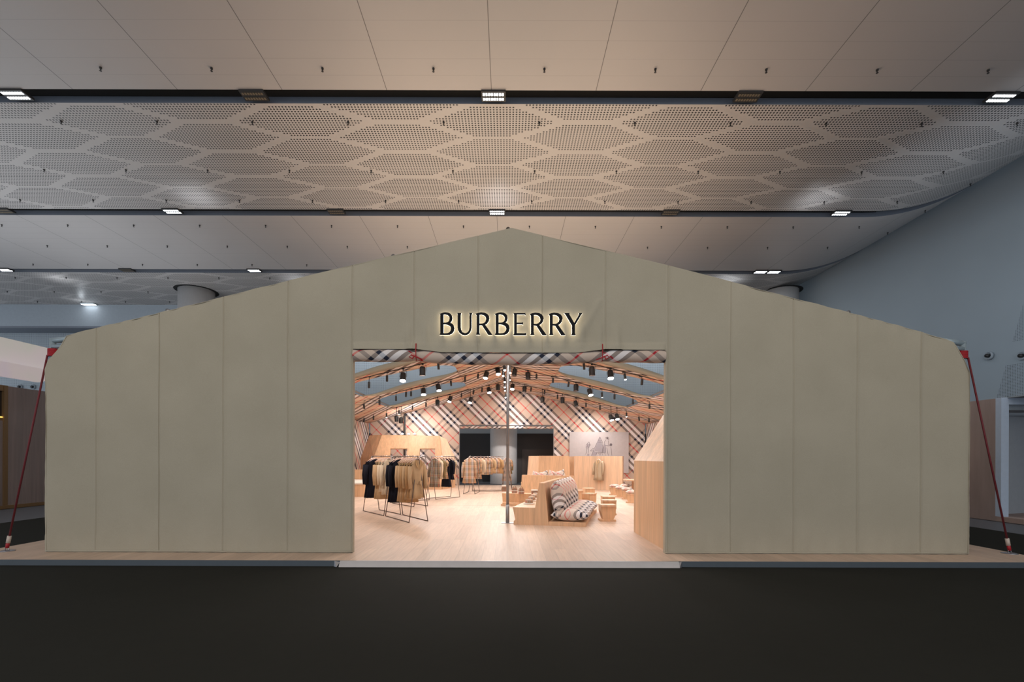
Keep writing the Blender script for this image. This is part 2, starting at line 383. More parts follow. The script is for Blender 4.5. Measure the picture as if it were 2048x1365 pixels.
# LED ceiling lights
ORD = ['first', 'second', 'third', 'fourth', 'fifth', 'sixth', 'seventh', 'eighth', 'ninth', 'tenth', 'eleventh', 'twelfth', 'thirteenth', 'fourteenth', 'fifteenth', 'sixteenth', 'seventeenth', 'eighteenth', 'nineteenth', 'twentieth']
def led(x, y, lit, label):
    t = thing('ceiling_light', label, 'ceiling light', (x, y, CZ + rise(x) - 0.05), 0, 'twin-row LED ceiling lights')
    mb = MB().box((-0.30, -0.17, 0.0), (0.30, 0.17, 0.06)); mb.tube([(0, 0, 0.05), (0, 0, 0.4)], 0.02, 6); mb.build('housing', 'black', t)
    for s in (-1, 1):
        m2 = MB()
        for k in range(8): m2.box((-0.262 + k * 0.067, s * 0.08 - 0.036, -0.008), (-0.262 + k * 0.067 + 0.044, s * 0.08 + 0.036, 0.001))
        m2.build('led_row', 'led' if lit else 'led_off', t)
    if lit:
        lamp('AREA', 'ceiling_light_beam', (x, y, CZ + rise(x) - 0.08), 42, (0.85, 0.93, 1.0), (0, 0, 0), shape='RECTANGLE', size=0.5, size_y=0.28)
        if y > 13: lamp('SPOT', 'ceiling_glow_fill', (x + (1.5 if x < -1 else -1.5 if x > 1 else 0.1), y - 0.9 if y < 20 else y + 1.2, CZ + rise(x) - 1.0), 30, (0.88, 0.94, 1.0), (PI, 0, 0), spot_size=2.0, spot_blend=1.0, shadow_soft_size=0.05)  # extra upward spot added to make the glow patch on the ceiling
rows = [('nearest slot', 12.02, [(-12.25, 1, 'far left'), (-6.32, 0, 'left of centre'), (-0.37, 1, 'middle'), (5.95, 0, 'right of centre'), (12.25, 1, 'far right')]),
        ('second slot', 17.72, [(-18.5, 0, 'far left'), (-12.3, 1, 'left'), (-6.3, 0, 'left of centre'), (-0.4, 1, 'middle'), (5.95, 0, 'right of centre'), (12.2, 1, 'right')]),
        ('third slot', 23.36, [(-24.3, 1, 'far left'), (-18.4, 0, 'left'), (-12.25, 1, 'beside the tent roof'), (12.2, 1, 'right of the tent roof'), (12.85, 1, 'close to the grey wall')])]
for rn, y, L in rows:
    for x, lit, wh in L:
        led(x, y, lit, ('glowing white' if lit else 'unlit dark') + ' twin-row LED light in the %s, %s' % (rn, wh))
t = thing('ceiling_light', 'oblong white lamp where the far ceiling meets the bulkhead', 'ceiling light', (-24.8, 28.6, CZ - 0.06))
MB().box((-0.4, -0.14, 0), (0.4, 0.14, 0.07)).build('housing', 'tube', t); MB().box((-0.37, -0.11, -0.012), (0.37, 0.11, 0)).build('diffuser', 'led', t)
lamp('POINT', 'far_lamp_glow', (-24.8, 28.1, CZ - 0.45), 7, (0.85, 0.93, 1.0), shadow_soft_size=0.1)
# sprinklers
spr = None
SPR = [(11.2, 'in front of the nearest slot'), (13.0, 'just behind the nearest slot'), (15.2, 'amid the nearest drilled band'), (17.0, 'at the rear of the nearest drilled band'),
       (18.84, 'just behind the second slot'), (20.7, 'amid the second smooth band'), (22.7, 'in front of the third slot'), (24.4, 'just behind the third slot'), (26.5, 'in the far drilled band'), (28.2, 'by the far bulkhead')]
for y, wh in SPR:
    vis = []
    for k in range(-14, 8):
        x = 0.83 + 2.57 * k; px = PX + x / y * F
        if not (-4 < px < 2052) or x > wx(y) - 0.5: continue
        py = PY - 9 * F / y; u = abs(px - 1022)
        if py > 455 + 0.243 * u - 4: continue
        if y > 22.3 and px > 1015: continue
        vis.append(x)
    for i, x in enumerate(vis):
        lab = 'dark ceiling sprinkler %s, %s from left' % (wh, ORD[i])
        if spr is None:
            spr = thing('sprinkler', lab, 'sprinkler', (x, y, CZ), 0, 'ceiling sprinklers')
            MB().tube([(0, 0, 0.01), (0, 0, -0.035)], 0.028, 8).tube([(0, 0, -0.035), (0, 0, -0.075)], 0.010, 6).build('stem', 'black', spr)
            MB().lathe([(0.026, -0.085), (0.026, -0.075)], n=10).build('deflector', 'black', spr); o = spr
        else: o = copy_tree(spr)
        o.location = (x, y, CZ + rise(x)); o['label'] = lab
# air nozzles
def nozzle(loc, nrm_rz, lab, r=0.13):
    t = thing('air_nozzle', lab, 'air nozzle', loc, nrm_rz, 'round air nozzles on the hall walls')
    R = Matrix.Rotation(PI / 2, 4, 'X')
    MB().lathe([(r * 1.35, 0), (r * 1.35, 0.02), (r * 1.1, 0.10), (r, 0.02)], n=24, M4=R).build('rim', 'wallgrey', t, True)
    MB().lathe([(r * 0.6, 0.02), (r * 0.55, 0.14)], n=20, M4=R).build('jet', 'black', t, True)
for px, lab in ((41, 'left one of two round air nozzles above the taupe booth'), (67, 'right one of two round air nozzles above the taupe booth')):
    p = P(px, 774.5, 29.98); nozzle(p, 0, lab, 0.11)
for px, lab in ((1978, 'left one of two round air nozzles on the right drilled wall'), (2045, 'round air nozzle at the right edge of the photo')):
    x, y = unroll(px, 712); r = x / F
    Y = 18.6
    for _ in range(20): Y = wx(Y) / r
    p = P(px, 712, Y - 0.06); nozzle(p, math.radians(-80), lab, 0.12)
# ---- left booth and screen
t = thing('exhibition_booth', 'taupe panelled booth with gold corner frame at the left edge', 'booth', (-14.8, 14, FZ))
MB().box((-1.6, 0.31, 0.10), (0, 4.2, 3.63)).build('side_panel', 'booth_wood', t)
MB().box((-1.6, 0.20, 0.10), (0.015, 0.31, 3.64)).build('corner_frame', 'gold', t)
MB().box((-1.6, -3, 0.10), (-0.03, 0.20, 2.60)).build('lower_panel', 'booth_wood', t)
MB().box((-1.6, -3, 2.68), (-0.06, 0.20, 3.47)).build('window_pane', 'umber', t)
MB().box((-1.6, -3, 2.60), (-0.04, 0.20, 2.68)).build('sill', 'gold', t)
MB().box((-0.045, -3, 2.685), (-0.02, 0.19, 2.72)).build('light_strip', emit('warm_strip', (1.0, 0.65, 0.15), 1.2), t)
MB().box((-1.6, -3, 3.47), (0.0, 0.20, 3.64)).build('head_frame', 'gold', t)
MB().box((-1.7, -3, 0), (0.03, 4.4, 0.10)).build('plinth', 'gold', t)
m, tt, b = nt('screen_image'); k = N(tt); o = k.obj(); f = k.noise(o, 0.55, 3)
col = k.ramp(f, [(0.35, (0.40, 0.32, 0.40)), (0.55, (0.44, 0.37, 0.36)), (0.7, (0.40, 0.38, 0.33))]); k.l(col, b.inputs['Emission Color']); b.inputs['Emission Strength'].default_value = 0.85; setp(b, (0.05, 0.05, 0.05), 0.6)
t = thing('video_screen', 'large pale pink video screen hanging above the taupe booth', 'screen', (-14.5, 12, 3.77))
MB().prism([(0, -1, 0), (0, 3.0, 0), (0, 3.25, 0.10), (0, 3.25, 1.12), (0, -1, 1.12)], (-0.12, 0, 0)).build('display', m, t)
MB().box((-0.4, -1, 0.1), (-0.12, 3.2, 1.05)).build('backing', 'black', t)
MB().tube([(-0.25, 0.5, 1.0), (-0.25, 0.5, CZ - 3.77)], 0.02, 6).tube([(-0.25, 3.4, 1.0), (-0.25, 3.4, CZ - 3.77)], 0.0, 6).build('hanging_cable', 'black', t)
# ---- right booth
t = thing('exhibition_booth', 'pale pink booth with white portal frame at the right edge', 'booth', (12.24, 12.11, FZ))
MB().box((0, 0.02, 0.12), (0.15, 5.5, 3.07)).build('side_panel', 'booth_pink', t)
mb = MB().box((0, -0.12, 0.12), (0.19, 0.02, 3.08)).box((0.19, -0.12, 2.91), (4, 0.02, 3.08)); mb.build('portal_frame', 'booth_white', t)
MB().box((0.19, 0.0, 2.78), (4, 2.5, 2.91)).build('soffit', 'wallgrey', t)
MB().box((0.19, 2.2, 0.12), (4, 2.3, 2.78)).build('inner_wall', 'booth_glass', t)
MB().prism([(0.5, 0.4, 0.12), (0.5, 0.44, 0.12), (3.5, 1.5, 0.12), (3.5, 1.46, 0.12)], (0, 0, 2.55)).build('glass_panel', 'booth_glass', t)
MB().box((0.15, -6, 3.07), (4, 5.5, 3.10)).build('roof_panel', 'wallgrey', t)
MB().box((0, -6, 0), (4, 5.6, 0.12)).build('plinth', 'booth_pink', t)

lamp('AREA', 'booth_fill', (13.6, 13.4, 2.6), 14, (0.9, 0.95, 1.0), (0, 0, 0), shape='RECTANGLE', size=1.6, size_y=1.0)  # unseen light added to brighten the booth interior

# ================================================================ STAGE
st = thing('stage', 'low oak-plank stage with grey metal edge carrying the tent', 'stage', (0, 6.94, FZ))
mb = MB().box((-8.2, 0.02, 0.0), (8.0, 18.6, 0.08)); mb.build('deck', 'deck', st)
MB().box((-8.21, 0, 0), (8.01, 0.02, 0.079)).build('edge_trim', 'deck_edge', st)
MB().prism([(-2.40, -0.06, 0), (-2.40, 0, 0), (-2.40, 0.02, 0.0795), (-2.40, 0, 0.079)], (4.86, 0, 0)).build('ramp', 'steel', st)
for x, lab in ((-2.43, 1), (2.455, -1)):
    MB().prism([(x, -0.06, 0), (x + lab * 0.04, 0.02, 0.078), (x - lab * 0.05, 0.0, 0.076), (x - lab * 0.05, -0.02, 0)], (0, 0, 0.0012)).build('ramp_end', 'steel', st)
mb = MB()
for y in (3.96 + 0.0, ):
    mb.box((-6.9, y, 0.0795), (6.9, y + 0.012, 0.0804))
mb.box((-6.9, 7.9, 0.0795), (6.9, 7.915, 0.0804)); mb.build('floor_joint', plain('joint_brown', (0.22, 0.14, 0.09), 0.6), st)

# ================================================================ TENT
TY = 7.5; TB = 25.2; APEX = 5.05; SL = 0.244; RFA = [11.3, 15.1, 18.8, 22.5]
tent = thing('tent', 'big beige canvas gable tent with check lining and wide front opening', 'tent', (0, 0, 0))
def rz_(x): return APEX - SL * abs(x)
# front wall ------------------------------------------------------
OUT = [(-7.185, 2.84), (-7.12, 2.98), (-7.07, 3.03), (-6.96, 3.17), (-6.86, 3.36), (-6.55, 3.44), (-6.0, 3.575), (-2.4, 4.475), (0.05, 5.05), (2.5, 4.475), (6.0, 3.57), (6.78, 3.35), (6.93, 3.29), (7.02, 3.15), (7.10, 3.02), (7.185, 2.84)]
def interp(L, x):
    for (a, b), (c, d) in zip(L, L[1:]):
        if a <= x <= c: return b + (d - b) * (x - a) / (c - a)
    return L[0][1] if x < L[0][0] else L[-1][1]
OX0, OX1, OZ = P(706, 800, TY).x, P(1331, 800, TY).x, 3.16
def zlow(x):
    if OX0 <= x <= OX1:
        u = (x - (-1.45)) / 2.95
        s = 0.055 * min(1, max(0, math.sin(PI * u)) * 2.2) if 0 < u < 1 else 0
        return OZ - s
    return 0.0
seams = [P(px, 800, TY).x for px in (193, 318, 447, 576, 704, 828, 956, 1084, 1211, 1336, 1461, 1587, 1714, 1842)]
xs = set([-7.185, 7.185, OX0 - 1e-4, OX0, OX1, OX1 + 1e-4, 0.05])
x = -7.17
while x < 7.185: xs.add(round(x, 4)); x += 0.045
for s in seams:
    for d_ in (-0.03, -0.012, -0.005, 0, 0.005, 0.012, 0.03): xs.add(s + d_)
xs = sorted(v for v in xs if -7.185 <= v <= 7.185)
LXA, LXB = P(877, 650, TY).x, P(1167, 650, TY).x
def yoff(x, z):
    y = 0.0
    for s in seams:
        d_ = abs(x - s)
        if d_ < 0.03: y -= 0.010 * (1 - d_ / 0.03) if d_ > 0.006 else -0.006
    y += 0.005 * math.sin(x * 2.1 + 1.3 * math.sin(z * 0.9)) + 0.004 * math.sin(z * 3.1 + x * 5)
    e = 7.185 - abs(x)
    if e < 0.10: y += 0.018 * (1 - e / 0.10) ** 2 + 0.002 * math.sin(z * 17 + 2 * math.sin(z * 5)) * (1 - e / 0.1)
    top = interp(OUT, x) - z
    if top < 0.35 and abs(x) > 3.5: y += 0.008 * math.sin(x * 16 + 3 * math.sin(x * 2.2)) * (1 - top / 0.35)
    if z < 3.62 and LXA - 0.5 < x < LXB + 0.6 and z > 3.0:   # gathers pulled between letters and hem
        a = max(0, min(1, (3.62 - z) / 0.25)) * max(0, min(1, (z - 3.17) / 0.12)); y -= 0.045 * a * max(0, math.sin((x - LXA) * 2 * PI / 0.27)) ** 2
        y -= 0.03 * max(0, min(1, (3.36 - z) / 0.15))
    dr = abs((x - LXB - 0.05) - (z - 3.55) * 0.55)
    if 3.3 < z < 3.95 and dr < 0.05: y -= 0.02 * (1 - dr / 0.05)
    if OX0 < x < OX1 and z < OZ + 0.10: y -= 0.03 * (1 - (z - zlow(x)) / 0.15)
    if z < 0.25: y += 0.005 * math.sin(x * 23)
    return y
NR = 70
mb = MB(); rows = []
for x in xs:
    lo, hi = zlow(x), interp(OUT, x)
    rows.append([(x, TY + yoff(x, lo + (hi - lo) * j / NR), lo + (hi - lo) * j / NR) for j in range(NR + 1)])
brk = [i for i in range(len(xs) - 1) if (xs[i] < OX0 <= xs[i + 1]) or (xs[i] <= OX1 < xs[i + 1])]
segs = []; s0 = 0
for b_ in brk: segs.append((s0, b_ + 1)); s0 = b_ + 1
segs.append((s0, len(xs)))
OB = OZ  # side panels: closed above the door by aligning rows
for a, b_ in segs: mb.grid(rows[a:b_])
# stitch: side panels reach the door edge, centre piece reaches the same x
back = []
TH = 0.09
poly = [(-7.15, 0.0), (OX0, 0.0), (OX0, OZ), (OX1, OZ), (OX1, 0.0), (7.15, 0.0)] + [(p[0] * 0.998, p[1] - 0.01) for p in OUT[::-1]]
mb.q([(px_, TY + TH, pz_) for px_, pz_ in poly])
for (a, b_), (c, d_) in zip(poly, poly[1:] + poly[:1]): mb.q([(a, TY + 0.0, b_), (c, TY + 0.0, d_), (c, TY + TH, d_), (a, TY + TH, b_)])
mb.build('front_wall', 'canvas', tent, True, fix=False)
MB().tube([(x, TY + yoff(x, 0.0) - 0.004, 0.02) for x in [-7.15 + i * (OX0 + 7.15) / 40 for i in range(41)]], 0.012, 6).build('hem', 'canvas', tent, True)
MB().tube([(x, TY + yoff(x, 0.0) - 0.004, 0.02) for x in [OX1 + i * (7.15 - OX1) / 40 for i in range(41)]], 0.012, 6).build('hem', 'canvas', tent, True)
# door flap roll ------------------------------------------------------
mb = MB(); n = 28; rows = []; mb.uv = []
N_ = 120
for i in range(N_ + 1):
    x = OX0 + 0.004 + (OX1 - OX0 - 0.008) * i / N_
    u = (x + 1.45) / 2.95; sag = 0.045 * (math.sin(PI * u) if 0 < u < 1 else 0)
    tie = min(abs(x + 1.43), abs(x - 1.49)); r = 0.098 - 0.022 * math.exp(-(tie / 0.09) ** 2) + 0.004 * math.sin(x * 9)
    cz = 3.072 - sag
    rows.append([(x, TY + 0.045 + r * math.cos(2 * PI * j / n), cz + r * math.sin(2 * PI * j / n) * (1 + 0.03 * math.sin(x * 13 + j))) for j in range(n)])
    mb.uv += [(x, j / n * 0.72) for j in range(n)]
mb.grid(rows, True); nv = len(mb.v)
mb.cap(rows[0]); mb.cap(rows[-1]); mb.uv += [(0.9, 0.3)] * (len(mb.v) - nv)
roll = mb.build('door_flap_roll', 'lining_roll', tent, True)
for px in (831, 1206):
    c = P(px, 700, TY - 0.1)
    mb = MB().tube([(c.x, TY - 0.055, 3.24), (c.x, TY - 0.075, 3.15), (c.x, TY - 0.065, 3.04), (c.x, TY - 0.03, 2.975)], 0.008, 6)
    k_ = 1 if px > 1000 else -1
    mb.tube([(c.x - k_ * 0.1, TY - 0.07, 2.99), (c.x, TY - 0.08, 3.03), (c.x + k_ * 0.07, TY - 0.08, 3.06), (c.x + k_ * 0.10, TY - 0.08, 3.03), (c.x + k_ * 0.05, TY - 0.085, 3.0), (c.x + k_ * 0.02, TY - 0.09, 3.05)], 0.011, 6)
    mb.build('tie_cord', 'red', roll, True)
# side walls, back wall, roof ------------------------------------------------------
for s in (-1, 1):
    mb = MB(); mb.grid([[(s * 7.235, TY + (0.19 if z < 2.905 else 0.35), z), (s * 7.26, TY + 0.8, z), (s * 7.26, TB, z)] for z in (0.0, 2.9, 2.91, 3.29)])
    if s < 0: mb.f = [f_[::-1] for f_ in mb.f]
    o = mb.build('side_wall', ['canvas', 'lining_side'], tent, fix=False); solidify(o, 0.04, -1 if s > 0 else -1, 1)
mb = MB()
BX0, BX1, BZ = P(919, 900, TB).x, P(1107, 900, TB).x, 3.13
zt = lambda x: APEX + 0.0 - SL * abs(x)
for pl in ([(-7.15, 0), (BX0, 0), (BX0, zt(BX0)), (-7.15, zt(7.15))], [(BX0, BZ), (BX1, BZ), (BX1, zt(BX1)), (0, zt(0)), (BX0, zt(BX0))], [(BX1, 0), (7.15, 0), (7.15, zt(7.15)), (BX1, zt(BX1))]):
    mb.q([(x, TB, z) for x, z in pl][::-1])
    mb.mi[-1] = 0
o = mb.build('back_wall', ['canvas', 'lining_wall'], tent, fix=False); solidify(o, 0.04, -1, 1)
# rear door: rolled flap and thin rail
mb = MB(); n = 14; rows = []; mb.uv = []
for i in range(41):
    x = BX0 + 0.01 + (BX1 - BX0 - 0.02) * i / 40; r = 0.085 - 0.02 * abs(math.sin(i * 0.55)) ; rows.append([(x, TB + 0.05 + r * math.cos(2 * PI * j / n), 3.03 + r * math.sin(2 * PI * j / n)) for j in range(n)])
    mb.uv += [(x, j / n * 0.55) for j in range(n)]
mb.grid(rows, True); mb.build('rear_flap_roll', 'lining_roll', tent, True)
MB().tube([(BX0, TB - 0.05, BZ + 0.01), (BX1, TB - 0.05, BZ + 0.01)], 0.02, 6).tube([(BX0, TB - 0.05, 0), (BX0, TB - 0.05, BZ)], 0.018, 6).tube([(BX1, TB - 0.05, 0), (BX1, TB - 0.05, BZ)], 0.018, 6).build('rear_door_frame', 'pole', tent)
# roof
X1, X2, X3 = 1.81, 5.37, 7.24
def roof_obj(rows, name='roof_panel'):
    mb = MB(); mb.grid(rows); o = mb.build(name, ['canvas', 'lining_roof'], tent, True, fix=False)
    # normals up
    me = o.data
    if me.polygons[0].normal.z < 0: me.flip_normals()
    solidify(o, 0.012, -1, 1); return o
ysr = [TY + 0.12 + (TB - TY - 0.1) * i / 60 for i in range(61)]
def sag(y):
    B = [TY] + RFA + [TB]
    for a, b_ in zip(B, B[1:]):
        if a <= y <= b_: return -0.07 * math.sin(PI * (y - a) / (b_ - a))
    return 0
zr = lambda x: APEX + 0.022 - SL * abs(x) - 0.016 * max(0, abs(x) - 4) ** 1.3
roof_obj([[(x, y, zr(x) + sag(y) * (1 - (x / X1) ** 2 * 0.5)) for x in (-X1, -1.2, -0.6, 0, 0.6, 1.2, X1)] for y in ysr])
for s in (-1, 1):
    roof_obj([[(s * x, y, zr(x) + sag(y) * (0.4 + 0.4 * math.sin(PI * (x - X2) / (X3 - X2)))) for x in (X2, 5.8, 6.3, 6.8, X3)] for y in ysr if y > TY + 0.3])
    # last bay is fully covered
    roof_obj([[(s * x, y, zr(x) + sag(y) * 0.6) for x in (X1, 2.7, 3.6, 4.5, X2)] for y in [RFA[-1] + (TB - RFA[-1]) * i / 10 for i in range(11)]])
    for r in RFA:
        e = []
        for i in range(31):
            q = i / 30; x = X1 + (X2 - X1) * q
            e.append((x, 0.20 + 0.12 * (1 - q) + 0.85 * (1 - q) ** 9 + 0.7 * q ** 16, 0.28 + 0.50 * (1 - q) + 0.9 * (1 - q) ** 12 + 0.8 * q ** 16))
        hi = 1 if r < RFA[-1] else 0
        front = [[(s * x, r - a, zr(x) + 0.0) for x, a, b_ in e], [(s * x, r - a * 0.4, zr(x)) for x, a, b_ in e], [(s * x, r, zr(x)) for x, a, b_ in e]]
        if hi: front.append([(s * x, r + b_, zr(x)) for x, a, b_ in e])
        roof_obj(front)
        # turned-up front edge of the strip, outer canvas showing
        H = [0.165 * (1 - (abs(-1 + 2 * i / 30)) ** 2.2) + 0.02 for i in range(31)]
        mb = MB(); mb.grid([[(s * x, r - a, zr(x)) for x, a, b_ in e], [(s * x, r - a - 0.03, zr(x) + h * 0.5) for (x, a, b_), h in zip(e, H)], [(s * x, r - a + 0.03, zr(x) + h) for (x, a, b_), h in zip(e, H)]])
        solidify(mb.build('roof_edge_fold', 'canvas', tent, True), 0.01)
# rafters: track chord, upper chord, lacing
for r in RFA:
    for s in (-1, 1):
        mb = MB(); A, B = Vector((0, r, APEX)), Vector((s * 7.1, r, rz_(7.1)))
        mb.tube([A, B], 0.018, 6)
        up = Vector((0, -0.22, 0.10)); mb.tube([A + up, B + up], 0.014, 6)
        n = 26
        for i in range(n): mb.tube([A.lerp(B, i / n) + (up if i % 2 else Vector()), A.lerp(B, (i + 1) / n) + (Vector() if i % 2 else up)], 0.005, 4, False)
        mb.build('rafter', 'truss', tent)
for s in (-1, 1):
    for x, nm in ((X1, 'purlin'), (X2, 'purlin')):
        MB().tube([(s * x, TY + 0.12, rz_(x) + 0.05), (s * x, TB - 0.03, rz_(x) + 0.05)], 0.035, 8).build(nm, 'pole', tent, True)
MB().tube([(0, TY + 0.12, APEX + 0.04), (0, TB - 0.03, APEX + 0.04)], 0.035, 8).build('ridge_tube', 'truss', tent, True)
# thin cables crossing under the lining
mb = MB()
for a, b_ in zip([TY + 0.3] + RFA, RFA + [TB - 0.1]):
    for s in (-1, 1):
        mb.tube([(0, a, APEX - 0.02), (s * X1, b_, rz_(X1) + 0.01)], 0.007, 4, False); mb.tube([(s * X1, a, rz_(X1) + 0.01), (0, b_, APEX - 0.02)], 0.007, 4, False)
        mb.tube([(s * X2, a, rz_(X2) + 0.01), (s * 7.05, b_, rz_(7.05) + 0.01)], 0.007, 4, False); mb.tube([(s * 7.05, a, rz_(7.05) + 0.01), (s * X2, b_, rz_(X2) + 0.01)], 0.007, 4, False)
mb.build('bracing_cable', 'truss', tent)
# poles
c = P(1015, 1047, 10.9)
pl = MB().tube([(c.x, 10.9, 0.02), (c.x, 10.9, APEX + 0.05)], 0.034, 14).build('centre_pole', 'pole', tent, True)
MB().box((c.x - 0.14, 10.83, 0.001), (c.x + 0.14, 10.97, 0.012)).build('foot_plate', 'steel', pl); MB().tube([(c.x, 10.9, 0.012), (c.x, 10.9, 0.42)], 0.042, 14).build('sleeve', 'pole', pl, True)
for y in (14.2, 17.9, 21.6):
    MB().tube([(0.03, y, 3.6), (0.03, y, APEX)], 0.03, 8).build('ridge_hanger', 'black', tent)
MB().tube([(-X2 + 0.03, TB - 0.10, 0.0), (-X2 + 0.03, TB - 0.10, rz_(X2))], 0.05, 8).build('rear_post', 'black', tent)
for s in (-1, 1):
    cf = MB().tube([(s * 7.18, TY + 0.13, 0.0), (s * 7.18, TY + 0.13, 3.34)], 0.042, 10)
    cf.build('corner_post', 'tube', tent, True)
    MB().tube([(s * 7.20, TY + 0.13, 3.305), (s * 6.8, TY + 0.13, 3.355)], 0.042, 10).tube([(s * 7.16, TY + 0.10, 3.215), (s * 6.4, TY + 0.10, 3.215)], 0.032, 10).build('corner_tube', 'tube', tent, True)
    mb = MB()
    for k_ in range(8):
        z = 3.07 + k_ * 0.015; mb.tube([(s * 7.17 + 0.062 * math.cos(a_ * PI / 6) * 1.15, TY + 0.13 + 0.06 * math.sin(a_ * PI / 6), z) for a_ in range(13)], 0.009, 5)
    mb.build('lashing', 'red', tent, True)
# eave lining closing strip at the cut-away corners is left open as in the photo
# guy ropes ------------------------------------------------------
def guy(bx, by, lab, s):
    g = G(bx, by); t = thing('guy_rope', lab, 'rope', g)
    MB().lathe([(0.10, 0.0), (0.10, 0.006), (0.09, 0.010)], n=24).build('ground_plate', 'steel', t, True)
    mb = MB().tube([(0.03 * math.cos(a_ * PI / 8), 0, 0.008 + 0.05 * math.sin(a_ * PI / 8)) for a_ in range(9)], 0.007, 6); mb.build('ring', 'steel', t, True)
    top = Vector((s * 7.235, TY + 0.10, 3.08)) - g; A = Vector((0, 0, 0.05)); B = A.lerp(top, 0.062)
    MB().tube([A, A.lerp(top, 0.028)], 0.024, 8).build('loop', 'red', t, True)
    MB().tube([A.lerp(top, 0.026), B], 0.027, 8).build('sleeve', 'tag', t, True)
    MB().tube([B, top], 0.0135, 8).build('cord', 'darkred', t, True)
guy(14, 1103, 'dark red guy rope staked on the stage left of the tent', -1)
guy(2019, 1108, 'dark red guy rope staked on the stage right of the tent', 1)

# ================================================================ SIGN
def pxl(L, ox, oy, sc): return [(ox + x / sc, oy + y / sc) for x, y in L]
Bo = [(245,245),(300,222),(345,206),(400,200),(470,208),(530,240),(565,290),(575,350),(560,410),(520,465),(570,490),(610,540),(625,610),(610,680),(570,735),(510,765),(450,772),(245,772),(262,750),(268,720),(268,270),(262,256)]
Bh1 = [(345,248),(400,248),(450,262),(490,300),(505,350),(495,410),(460,450),(410,463),(345,463)]
Bh2 = [(345,500),(420,505),(490,530),(530,570),(540,620),(530,670),(495,715),(440,735),(370,738),(345,730)]
Ro = [(1165,240),(1230,215),(1310,200),(1400,210),(1470,245),(1510,300),(1520,360),(1500,430),(1460,480),(1410,515),(1595,772),(1490,772),(1335,530),(1300,525),(1265,525),(1265,700),(1272,745),(1285,768),(1180,768),(1192,745),(1198,700),(1198,290),(1190,260)]
Rh = [(1268,255),(1320,250),(1380,270),(1425,310),(1440,370),(1425,430),(1390,470),(1340,487),(1268,487)]
Uo = [(695,215),(805,215),(792,240),(788,280),(788,580),(800,650),(835,710),(900,735),(960,715),(1000,665),(1015,590),(1015,280),(1010,240),(1000,215),(1088,215),(1070,240),(1062,280),(1062,590),(1045,670),(1005,735),(950,770),(890,780),(820,765),(755,720),(722,660),(712,590),(712,280),(707,245)]
Eo = [(200,205),(495,205),(495,262),(480,238),(460,235),(285,235),(285,437),(410,437),(435,425),(435,490),(415,470),(285,468),(285,690),(470,695),(500,685),(520,680),(510,735),(200,735),(215,710),(220,690),(220,245),(215,225)]
Yo = [(1425,205),(1550,205),(1545,235),(1665,440),(1785,235),(1775,205),(1868,205),(1835,245),(1690,490),(1682,520),(1682,680),(1688,715),(1702,735),(1592,735),(1610,710),(1615,680),(1615,500),(1465,250),(1445,222)]
a_, c_ = (860, 610, 12.8), (1010, 610, 12.05)
sh = lambda L, d, dy=0: [(x + d, y + dy) for x, y in L]
LET = [('B', [pxl(Bo, *a_), pxl(Bh1, *a_), pxl(Bh2, *a_)]), ('U', [pxl(Uo, *a_)]), ('R', [pxl(Ro, *a_), pxl(Rh, *a_)]),
       ('B', [sh(pxl(q, *a_), 110.4) for q in (Bo, Bh1, Bh2)]), ('E', [pxl(Eo, *c_)]), ('R', [sh(pxl(q, *a_), 108.4, 0.6) for q in (Ro, Rh)]),
       ('R', [sh(pxl(q, *a_), 146.1, 0.6) for q in (Ro, Rh)]), ('Y', [pxl(Yo, *c_)])]
SY = TY - 0.062
sign = thing('sign', 'black backlit BURBERRY lettering mounted above the tent opening', 'sign', (0, SY, 3.4))
def letter(loops, y0, y1, name, mat, parent, grow=0.0):
    cu = bpy.data.curves.new(name, 'CURVE'); cu.dimensions = '2D'; cu.fill_mode = 'BOTH'; cu.extrude = (y1 - y0) / 2
    for li, L in enumerate(loops):
        if grow:
            ar = sum(a[0] * b[1] - b[0] * a[1] for a, b in zip(L, L[1:] + L[:1])); sg = (1 if ar > 0 else -1) * (-1 if li else 1); Q = []
            for i in range(len(L)):
                p0, p1, p2 = Vector(L[i - 1]), Vector(L[i]), Vector(L[(i + 1) % len(L)])
                n1 = Vector(((p1 - p0).y, -(p1 - p0).x)).normalized(); n2 = Vector(((p2 - p1).y, -(p2 - p1).x)).normalized()
                nn = (n1 + n2); nn = nn.normalized() if nn.length > 0.1 else n1; Q.append(tuple(p1 + nn * (grow * sg)))
            L = Q
        sp = cu.splines.new('POLY'); sp.points.add(len(L) - 1); sp.use_cyclic_u = True
        for i, (px, py) in enumerate(L):
            p = P(px, py, SY); sp.points[i].co = (p.x, p.z - 3.4, 0, 1)
    tmp = bpy.data.objects.new('tmp', cu); me = bpy.data.meshes.new_from_object(tmp); bpy.data.objects.remove(tmp); bpy.data.curves.remove(cu)
    me.transform(Matrix.Translation((0, (y0 + y1) / 2, 0)) @ Matrix.Rotation(PI / 2, 4, 'X')); me.materials.clear(); me.materials.append(M[mat])
    o = bpy.data.objects.new(name, me); C.objects.link(o); o.parent = parent; return o
for ch, loops in LET:
    o = letter(loops, -0.012, 0.006, 'letter', 'letter', sign, 0.22); o['label'] = 'black letter ' + ch
    letter(loops, 0.0065, 0.013, 'backlight', 'halo', o, 0.42)

